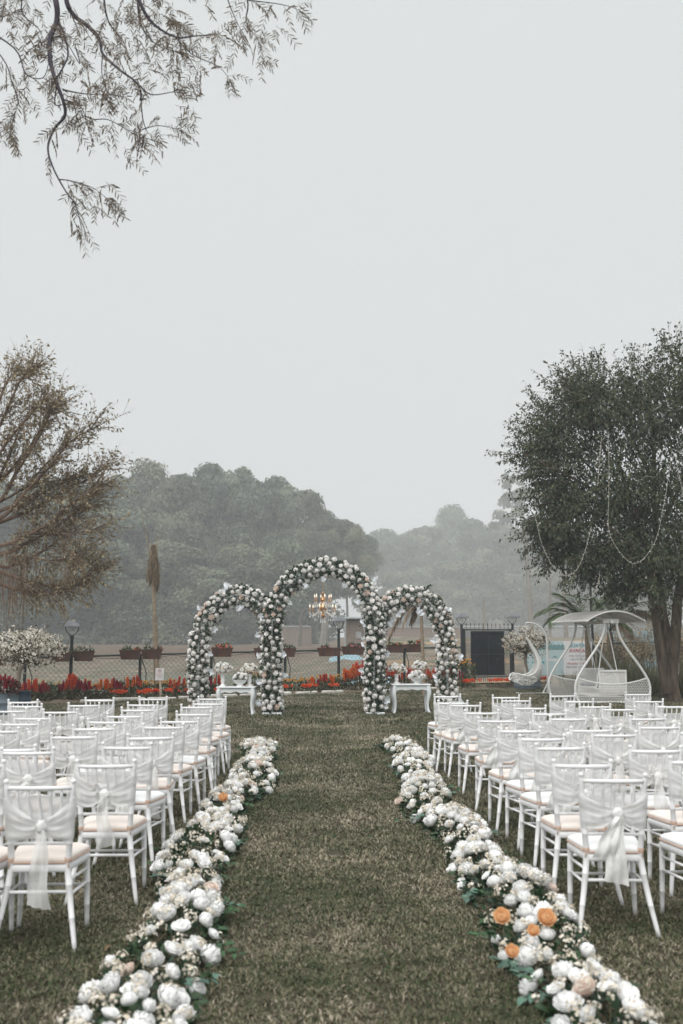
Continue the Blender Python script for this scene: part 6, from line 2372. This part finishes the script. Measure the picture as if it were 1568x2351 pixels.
def big_tree():
    global rng
    random.seed(77); rng = np.random.default_rng(77)
    d = 26.6
    b = at(1545, 1608, d); X = b.x
    q = lambda x, y, dy=0.0: at(x, y, d) + Vector((0, dy, 0)) - Vector((X, d, 0))
    t = thing('ficus_tree', 'big dark green tree with string lights at the right edge', 'tree', (X, d, 0))
    mb = MB()
    mb.tube(spline([(.02, 0, -.15), q(1541, 1585), q(1541, 1545), q(1546, 1500), q(1552, 1440), q(1560, 1370, .1), q(1578, 1290, .2), q(1600, 1180, .3)], 4),
            [.30, .25, .235, .23, .22, .21, .2, .19, .185, .18, .175, .17, .165, .16, .155, .15, .145, .14, .135, .13, .125, .12, .115, .11, .10, .09, .08, .07, .06], 10)
    mb.build('trunk', M['bark'], t)
    for pts, r0, r1 in (
            ([q(1530, 1590, -.1), q(1519, 1530, -.15), q(1512, 1480, -.1), q(1506, 1420), q(1497, 1370), q(1490, 1310, -.1), q(1470, 1230, -.2), q(1440, 1150, -.3), q(1410, 1060, -.3)], .17, .05),
            ([q(1541, 1500), q(1532, 1440, .15), q(1524, 1380, .2), q(1516, 1310, .2), q(1512, 1220, .2), q(1505, 1120, .1), q(1500, 1000), q(1490, 900)], .16, .04),
            ([q(1500, 1385), q(1478, 1330, -.5), q(1445, 1285, -1.0), q(1400, 1250, -1.3), q(1350, 1215, -1.5)], .09, .03),
            ([q(1497, 1365), q(1460, 1330, .4), q(1400, 1270, .8), q(1330, 1220, 1.0), q(1270, 1190, 1.0)], .08, .025),
            ([q(1470, 1230), q(1400, 1170, -.6), q(1320, 1120, -.8), q(1240, 1080, -.8), q(1190, 1050, -.7)], .06, .02),
            ([q(1512, 1220), q(1440, 1120, .9), q(1370, 1040, 1.3), q(1310, 960, 1.3)], .06, .02),
            ([q(1440, 1150), q(1370, 1020, -.4), q(1320, 930, -.3), q(1290, 870, -.2)], .05, .015),
            ([q(1505, 1120), q(1450, 980, .3), q(1400, 890, .2), q(1370, 840)], .05, .015),
            ([q(1578, 1290), q(1620, 1180, -.8), q(1660, 1050, -1.2)], .09, .03), ([q(1560, 1370), q(1640, 1290, .6), q(1720, 1200, 1.0)], .09, .03),
            ([q(1512, 1220), q(1530, 1100, -1.5), q(1540, 980, -1.8), q(1545, 880, -1.6)], .06, .02)):
        mb = MB(); limb(mb, spline(pts, 3), r0, r1); mb.build('limb', M['bark'], t)
    # crown: lumps of foliage on an uneven outline, then spiky outer sprays
    lumps = []
    def L(x, y, dy, r): lumps.append((q(x, y, dy), r))
    for x, y, r in ((1215, 1040, .55), (1255, 1010, .65), (1240, 1090, .6), (1290, 960, .7), (1310, 890, .6), (1330, 1010, .95), (1270, 1150, .75), (1300, 1080, .85), (1350, 870, .55), (1375, 930, .9), (1235, 1215, .5), (1270, 1245, .6), (1320, 1180, .95),
                    (1335, 1280, .6), (1390, 1130, 1.05), (1400, 1020, 1.1), (1440, 900, .8), (1455, 980, 1.1), (1420, 1240, .85), (1470, 1130, 1.1), (1480, 840, .7), (1520, 900, 1.0), (1530, 1010, 1.2), (1510, 1230, .9), (1560, 820, .8), (1550, 1120, 1.1),
                    (1600, 920, 1.1), (1590, 1230, .9), (1620, 1080, 1.2), (1680, 980, 1.1), (1690, 1150, 1.1), (1650, 850, .8), (1750, 1080, 1.0), (1370, 1300, .45), (1465, 1300, .5), (1545, 1305, .5), (1440, 1345, .3), (1480, 1345, .34), (1610, 1320, .55)):
        if y < 930: y += (930 - y) * .42 + 8
        if x < 1340: x += 26 * (1340 - x) / 125
        k = 2.4 * max(.25, 1 - abs(x - 1540) / 420)
        L(x, y, random.uniform(-.4, .4), r)
        L(x + random.uniform(-25, 25), y + random.uniform(-20, 20), -k * random.uniform(.5, 1), r * .9)
        L(x + random.uniform(-25, 25), y + random.uniform(-20, 20), k * random.uniform(.5, 1), r * .9)
    P, D, S, NR = [], [], [], []
    cc = q(1500, 1080)
    tw = MB()
    for c, r in lumps:
        n = int((340 if c.z > 6 else 620) * r * r + 130)
        for i in range(n):
            v = Vector(sphere_dirs(1)[0])
            p = c + Vector((v.x, v.y, v.z * .85)) * r * (.45 + .6 * random.random())
            P.append(p); D.append(v * .5 + Vector(rng.normal(size=3)) * .4 + Vector((0, 0, -.75))); S.append(random.uniform(.085, .135)); NR.append(v * .8 + Vector((0, 0, .35)))
        out = (c - cc); out.normalize()
        for i in range(int(9 * r + 5)):      # sprays
            v = (out * .9 + Vector(rng.normal(size=3)) * .6 + Vector((0, 0, .35))).normalized()
            a = c + v * r * .55
            ln = random.uniform(.55, 1.25) * (.6 + .5 * r)
            e = a + v * ln + Vector((0, 0, -.05))
            tw.tube([a, a.lerp(e, .5) + Vector((0, 0, .03)), e], [.009, .006, .002], 3, cap=False)
            for k in range(int(26 * ln)):
                u = random.random()
                P.append(a.lerp(e, u) + Vector(rng.normal(size=3)) * .05 * (1.2 - u * .7)); D.append(v * .5 + Vector(rng.normal(size=3)) * .55 + Vector((0, 0, -.6))); S.append(random.uniform(.08, .125)); NR.append(v * .5 + Vector((0, 0, .6)))
    tw.build('twig', M['twig'], t, kind='stuff')
    link('crown', scatter_mesh('crown', PEND_V, PEND_F, P, rots_n(D, NR, .5), S, M['ficus_leaf']), t)


big_tree()


def string_light(pts, label):
    d = 23.6
    P = spline([at(x, y, d) for x, y in pts], 10)
    o = P[0].copy()
    t = thing('string_light', label, 'string light', o, 0, 'string lights hung on the big tree')
    mb = MB(); mb.tube([p - o for p in P], .005, 4, cap=False); mb.build('cord', M['string'], t)
    bl = MB(); bl.lathe([(.004, 0), (.012, .012), (.010, .035), (.002, .045)], 6); bm = bl.mesh('bulb', M['string'])
    random.seed(len(pts))
    for i in range(2, len(P) - 1, 2):
        link('bulb', bm, t, P[i] - o, (random.uniform(0, 6), random.uniform(0, 6), 0))


string_light([(1396, 990), (1398, 1060), (1398, 1130), (1397, 1208), (1409, 1246), (1432, 1278), (1454, 1294), (1480, 1280), (1506, 1238), (1522, 1170), (1534, 1100), (1543, 1030)], 'long string light hanging in the widest loop on the big tree')
string_light([(1228, 1180), (1234, 1208), (1246, 1255), (1264, 1292), (1284, 1314), (1302, 1321), (1325, 1307), (1344, 1262), (1358, 1208)], 'string light hanging in the smaller left loop on the big tree')
string_light([(1381, 1005), (1378, 1040), (1375, 1080), (1372, 1115)], 'short string light hanging straight beside the wide loop')
string_light([(1551, 1045), (1558, 1085), (1567, 1130), (1575, 1180), (1580, 1250)], 'string light running down at the far right of the big tree')
string_light([(1377, 1318), (1372, 1345), (1362, 1365), (1350, 1376)], 'short string light dangling over the swing by the dark pole')


# ================================================================== THE BARE BROWN TREE ON THE LEFT
def brown_tree():
    global rng
    random.seed(91); rng = np.random.default_rng(91)
    d = 23.5
    S = .3295
    q0 = lambda u, v: (S * u * .88 if u > 0 else S * u, 803.6 + S * v)        # zoomed survey columns -> photo frame
    b = at(-330, 1640, d); X = b.x
    org = Vector((X, d, 0))
    q = lambda u, v, dy=0.0: at(*q0(u, v), d) + Vector((0, dy, 0)) - org
    t = thing('weeping_tree', 'nearly bare brown tree with drooping twigs reaching in from the left', 'tree', org)
    crotch = q(-560, 1330)
    mb = MB(); limb(mb, spline([(0, 0, -.2), (.1, 0, .8), crotch * .7 + Vector((0, 0, .3)), crotch], 4), .34, .24, 10); mb.build('trunk', M['bark'], t)
    limbs = [
        [(-560, 1330), (-250, 1000), (0, 590), (130, 390), (240, 240), (370, 180)], [(-560, 1330), (-260, 1100), (0, 760), (160, 600), (300, 480), (420, 390), (490, 480)][:6],
        [(-300, 1180), (0, 1060), (150, 880), (330, 670), (440, 530), (490, 475)], [(-400, 1300), (0, 1180), (230, 1000), (430, 840), (600, 680), (780, 600)],
        [(-400, 1340), (0, 1195), (250, 1090), (480, 960), (640, 880), (790, 780)], [(-420, 1360), (0, 1365), (260, 1280), (450, 1190), (620, 1060), (840, 945)],
        [(-420, 1380), (0, 1420), (200, 1340), (420, 1240), (600, 1100), (720, 1010)], [(-420, 1400), (0, 1505), (70, 1500), (240, 1440), (420, 1330), (560, 1180), (640, 1100)],
        [(-420, 1420), (0, 1545), (150, 1600), (320, 1630), (480, 1625), (640, 1575), (740, 1500)], [(-420, 1430), (0, 1630), (160, 1670), (330, 1685), (480, 1680), (600, 1610), (700, 1520)],
        [(-300, 1150), (0, 900), (180, 700), (260, 560), (330, 430), (370, 360)], [(100, 1010), (260, 930), (420, 900), (560, 870)], [(-200, 900), (-60, 500), (20, 250), (90, 140), (140, 125)],
        [(260, 1280), (420, 1290), (600, 1290), (800, 1260)], [(240, 1440), (400, 1465), (560, 1440), (640, 1400)], [(420, 1330), (540, 1400), (620, 1450)],
        [(-300, 1180), (-60, 960), (60, 760), (150, 560), (230, 420)], [(0, 1060), (200, 960), (380, 800), (520, 700)], [(-300, 1250), (0, 1120), (180, 1060), (350, 990), (520, 890)]]
    tw = MB(); P, D, S_ = [], [], []
    for li, L in enumerate(limbs):
        dy0 = random.uniform(-1.3, 1.3)
        pts = [q(u, v, dy0 * max(0, (k - .5)) / len(L)) for k, (u, v) in enumerate(L)]
        sp = spline(pts, 6)
        r0 = .065 if L[0][0] < -100 else .03
        mb = MB(); limb(mb, sp, r0, .008, 6); mb.build('limb', M['branch_red'], t)
        n = len(sp)
        for k in range(int(n * 2.7)):
            i = min(n - 2, int(n * (.22 + .78 * random.random())))
            a = sp[i].lerp(sp[i + 1], random.random())
            if a.x + X < -9.5: continue
            T = (sp[i + 1] - sp[i]).normalized()
            up = 1 if li < 8 or li in (10, 12, 16, 17) else -.2
            v = (T * .7 + Vector(rng.normal(size=3)) * .5 + Vector((.1, 0, .35 * up))).normalized()
            ln = random.uniform(.35, .95)
            e = a + v * ln + Vector((0, 0, -.1 * ln))
            tw.tube([a, a.lerp(e, .5) + Vector(rng.normal(size=3)) * .03, e], [.0075, .005, .002], 3, cap=False)
            for s in range(2):
                v2 = (v + Vector(rng.normal(size=3)) * .6).normalized()
                a2 = a.lerp(e, random.uniform(.2, .9)); e2 = a2 + v2 * ln * .5
                tw.tube([a2, e2], [.004, .0015], 3, cap=False)
                for m in range(random.randint(1, 4)):
                    P.append(a2.lerp(e2, random.random())); D.append(v2 + Vector(rng.normal(size=3)) * .6 + Vector((0, 0, -.6))); S_.append(random.uniform(.06, .10))
            for m in range(random.randint(4, 9)):
                P.append(a.lerp(e, random.uniform(.2, 1.05))); D.append(v + Vector(rng.normal(size=3)) * .6 + Vector((0, 0, -.5))); S_.append(random.uniform(.065, .11))
    # hanging aerial roots and withies
    hg = MB()
    for k in range(150):
        u = random.uniform(-120, 330) if k < 110 else random.uniform(0, 620)
        v = random.uniform(1320, 1600)
        a = q(u, v, random.uniform(-1, 1))
        ln = random.uniform(.5, 1.9) if u < 260 else random.uniform(.3, .8)
        hg.tube([a, a + Vector((random.uniform(-.05, .05), 0, -ln * .5)), a + Vector((random.uniform(-.1, .1), random.uniform(-.05, .05), -ln))], [.007, .005, .002], 3, cap=False)
        for m in range(random.randint(0, 4)):
            P.append(a + Vector((rng.normal() * .03, rng.normal() * .03, -ln * random.random()))); D.append((rng.normal(), rng.normal(), -1.2)); S_.append(random.uniform(.05, .09))
    tw.build('twig', M['branch_red'], t, kind='stuff')
    hg.build('hanging_root', M['branch_red'], t, kind='stuff')
    link('crown', scatter_mesh('crown', PEND_V, PEND_F, P, rots_up(D, .9), S_, M['dry_leaf']), t)


brown_tree()


# ================================================================== OVERHANGING NEEM BOUGH, TOP LEFT
def neem():
    global rng
    random.seed(55); rng = np.random.default_rng(55)
    d = 7.4
    org = Vector((-7.2, 6.6, 0))
    K = .4576
    q = lambda u, v, dy=0.0: at(u * K, v * K, d + dy) - org
    t = thing('neem_tree', 'neem tree whose leafy bough hangs into the top left of the sky', 'tree', org)
    mb = MB(); limb(mb, spline([(0, 0, -.2), (.1, .05, 2.2), (.35, .1, 4.2), (.9, .2, 5.6)], 4), .26, .15, 10); mb.build('trunk', M['bark'], t)
    mb = MB(); limb(mb, spline([(.9, .2, 5.6), (2.2, .5, 6.5), (4.0, .8, 7.1), (5.6, .9, 7.6), (7.2, 1.0, 7.9), (8.6, 1.1, 8.0)], 5), .14, .03, 8); mb.build('limb', M['neem_bark'], t)
    main = [
        ([(200, -330), (275, -20), (285, 100), (250, 200), (255, 320), (285, 420), (315, 500), (325, 580), (270, 650), (240, 745), (270, 850), (330, 960), (380, 1030), (410, 1150)], .026, .003),
        ([(320, -330), (330, -20), (370, 75), (440, 130), (500, 200), (515, 270), (600, 350), (670, 400), (710, 440), (765, 475), (870, 460)], .022, .003),
        ([(600, -300), (690, -20), (760, 110), (880, 185), (980, 180), (1100, 170)], .018, .003),
        ([(500, -300), (520, -20), (545, 110), (605, 190), (600, 240)], .012, .002),
        ([(1150, -260), (1240, -10), (1235, 110), (1290, 190)], .010, .002), ([(1080, -260), (1140, -10), (1200, 135)], .010, .002),
        ([(-120, -200), (-40, 60), (50, 75)], .014, .003), ([(-150, 100), (70, 240), (130, 370), (215, 390), (245, 310)], .008, .003),
        ([(285, 100), (320, 170), (340, 280), (285, 390)], .012, .006), ([(285, 420), (275, 520), (310, 525)], .007, .004), ([(315, 450), (420, 470), (550, 475)], .008, .002),
        ([(320, 500), (400, 530), (435, 610)], .006, .002), ([(705, 450), (715, 590), (740, 665)], .007, .0025), ([(712, 650), (790, 630), (880, 645)], .005, .0015), ([(297, 900), (345, 905), (400, 920), (470, 945), (540, 1000)], .0055, .002),
        ([(515, 270), (510, 360), (530, 440)], .006, .002), ([(380, 240), (400, 320), (330, 200)], .006, .003), ([(690, -20), (705, 120), (780, 220), (880, 260)], .010, .002), ([(1240, 0), (1400, 20), (1480, 40)], .005, .002), ([(-60, 200), (30, 320), (60, 420), (90, 500), (60, 620)], .006, .002),
        ([(120, -60), (110, 60), (190, 140), (210, 180)], .008, .002), ([(880, 185), (960, 270), (1090, 330), (1140, 380)], .006, .002), ([(470, 600), (540, 600), (620, 640), (700, 690)], .005, .002)]
    lines = []
    for bi, (pts, r0, r1) in enumerate(main):
        dy = random.uniform(-.5, .5) if bi > 1 and pts[0][1] < -100 else 0.0
        p3 = [q(u, v, dy + .05 * math.sin(v * .011)) for i, (u, v) in enumerate(pts)]
        sp = spline(p3, 5); lines.append((sp, pts))
        mb = MB(); limb(mb, sp, r0, r1, 6); mb.build('branch', M['neem_bark'], t)
    P, D, S = [], [], []
    ra = MB()

    def compound(a, v, ln, n=10):
        """pinnate neem leaf: arched stalk with paired, curved leaflets"""
        v = v.normalized()
        e = a + v * ln + Vector((0, 0, -.28 * ln))
        m = a + v * ln * .55 + Vector((0, 0, .02))
        Q = lambda u: a * (1 - u) ** 2 + m * 2 * u * (1 - u) + e * u * u
        ra.tube([a, Q(.5), e], [.0016, .0013, .0007], 3, cap=False)
        h = Vector(rng.normal(size=3))
        for k in range(n):
            u = .18 + .8 * (k // 2 * 2) / n
            T = (Q(min(1, u + .05)) - Q(u - .05)).normalized()
            sd = T.cross(h).normalized() * (1 if k % 2 else -1)
            P.append(Q(u)); D.append(sd * .85 + T * .7 + Vector((0, 0, -.35))); S.append((.42 * .056 * random.uniform(.7, 1), .056 * random.uniform(.8, 1.25), .05))
    def cluster(u, v, n, spread, dy=0.0):
        for i in range(int(n * .48 + .5)):
            a = q(u + random.gauss(0, spread), v + random.gauss(0, spread), dy + random.gauss(0, .2))
            compound(a, Vector((random.gauss(.15, .6), random.gauss(0, .5), random.gauss(-.35, .4))), random.uniform(.13, .22))
    for sp, pts in lines:
        for i in range(len(sp) - 1):
            if random.random() < .34:
                a = sp[i]
                compound(a, (sp[i + 1] - sp[i]).normalized() * .6 + Vector((random.gauss(0, .7), random.gauss(0, .6), random.gauss(-.3, .4))), random.uniform(.12, .21))
        a = sp[-1]
        for i in range(5):
            compound(a, (sp[-1] - sp[-2]).normalized() * .8 + Vector(rng.normal(size=3)) * .6, random.uniform(.14, .22))
    for u, v, n, s in ((790, 60, 42, 60), (860, 100, 22, 45), (690, 120, 22, 55), (900, 220, 20, 40), (780, 260, 16, 50), (1000, 250, 12, 50), (1130, 250, 10, 45), (1000, 350, 6, 25), (430, 400, 16, 45), (520, 480, 14, 35), (580, 390, 10, 30), (420, 520, 14, 45), (620, 490, 7, 25), (560, 630, 12, 40),
                       (650, 710, 8, 35), (500, 990, 11, 35), (550, 920, 5, 22), (340, 1080, 4, 15), (900, 500, 10, 45), (940, 570, 4, 22), (130, 390, 11, 35), (120, 500, 5, 25), (30, 620, 14, 40), (60, 680, 5, 25), (180, 150, 12, 40), (100, 20, 24, 65), (30, 180, 12, 50), (200, 250, 8, 45),
                       (440, 60, 12, 60), (560, 120, 9, 50), (620, 40, 12, 50), (930, 20, 10, 55), (1290, 300, 6, 25), (1370, 160, 5, 30), (1300, 60, 5, 35), (1470, 30, 3, 15), (380, 630, 7, 35), (300, 650, 4, 35), (960, 400, 7, 30), (1130, 150, 8, 35), (350, 170, 10, 50), (480, 300, 10, 45), (640, 260, 9, 35), (730, 330, 9, 40), (755, 850, 1, 3), (820, 690, 2, 12)):
        cluster(u, v, n, s)
    ra.build('leaf_stalk', M['neem_leaf_stalk'], t, kind='stuff')
    tv = np.array([(0, 0, 0), (-.22, .3, .04), (.22, .3, .04), (-.12, .72, 0), (.30, .68, 0), (.22, 1, -.05)])
    link('crown', scatter_mesh('crown', tv, [(0, 2, 4, 3), (0, 3, 1, 0)][:1] + [(0, 2, 3, 1), (3, 4, 5, 3)][:0] + [(1, 0, 2, 3), (2, 4, 5, 3)], P, rots(D), S, M['neem_leaf']), t)


M['neem_leaf_stalk'] = mat('neem_stalk', (.12, .10, .06), rough=.7)
neem()

# a few fallen leaves on the lawn
random.seed(8)
LEAF_DRY = leaf_mesh('fallen_leaf', mat('fallen_leaf', (.20, .12, .06), (.30, .20, .11), 4, rough=.8, rnd=.3), .42, .2)
for x, y, lb in ((838, 1932, 'curled brown leaf lying in the middle of the aisle lawn'), (812, 1925, 'small brown leaf just left of the curled one in mid aisle'), (255, 2143, 'small brown leaf on the grass by the nearest left chair'),
                 (805, 1660, 'brown leaf on the lawn in front of the middle arch'), (960, 1680, 'brown leaf on the lawn before the right table')):
    d = CAM_H * FPX / (y - 1464)
    p = at(x, y, d); p.z = .028
    o = link('fallen_leaf', LEAF_DRY, None, p, (random.uniform(-.2, .2), random.uniform(-.2, .2), random.uniform(0, 6.28)), random.uniform(.05, .075))
    tag(o, lb, 'leaf', 'fallen leaves on the lawn')
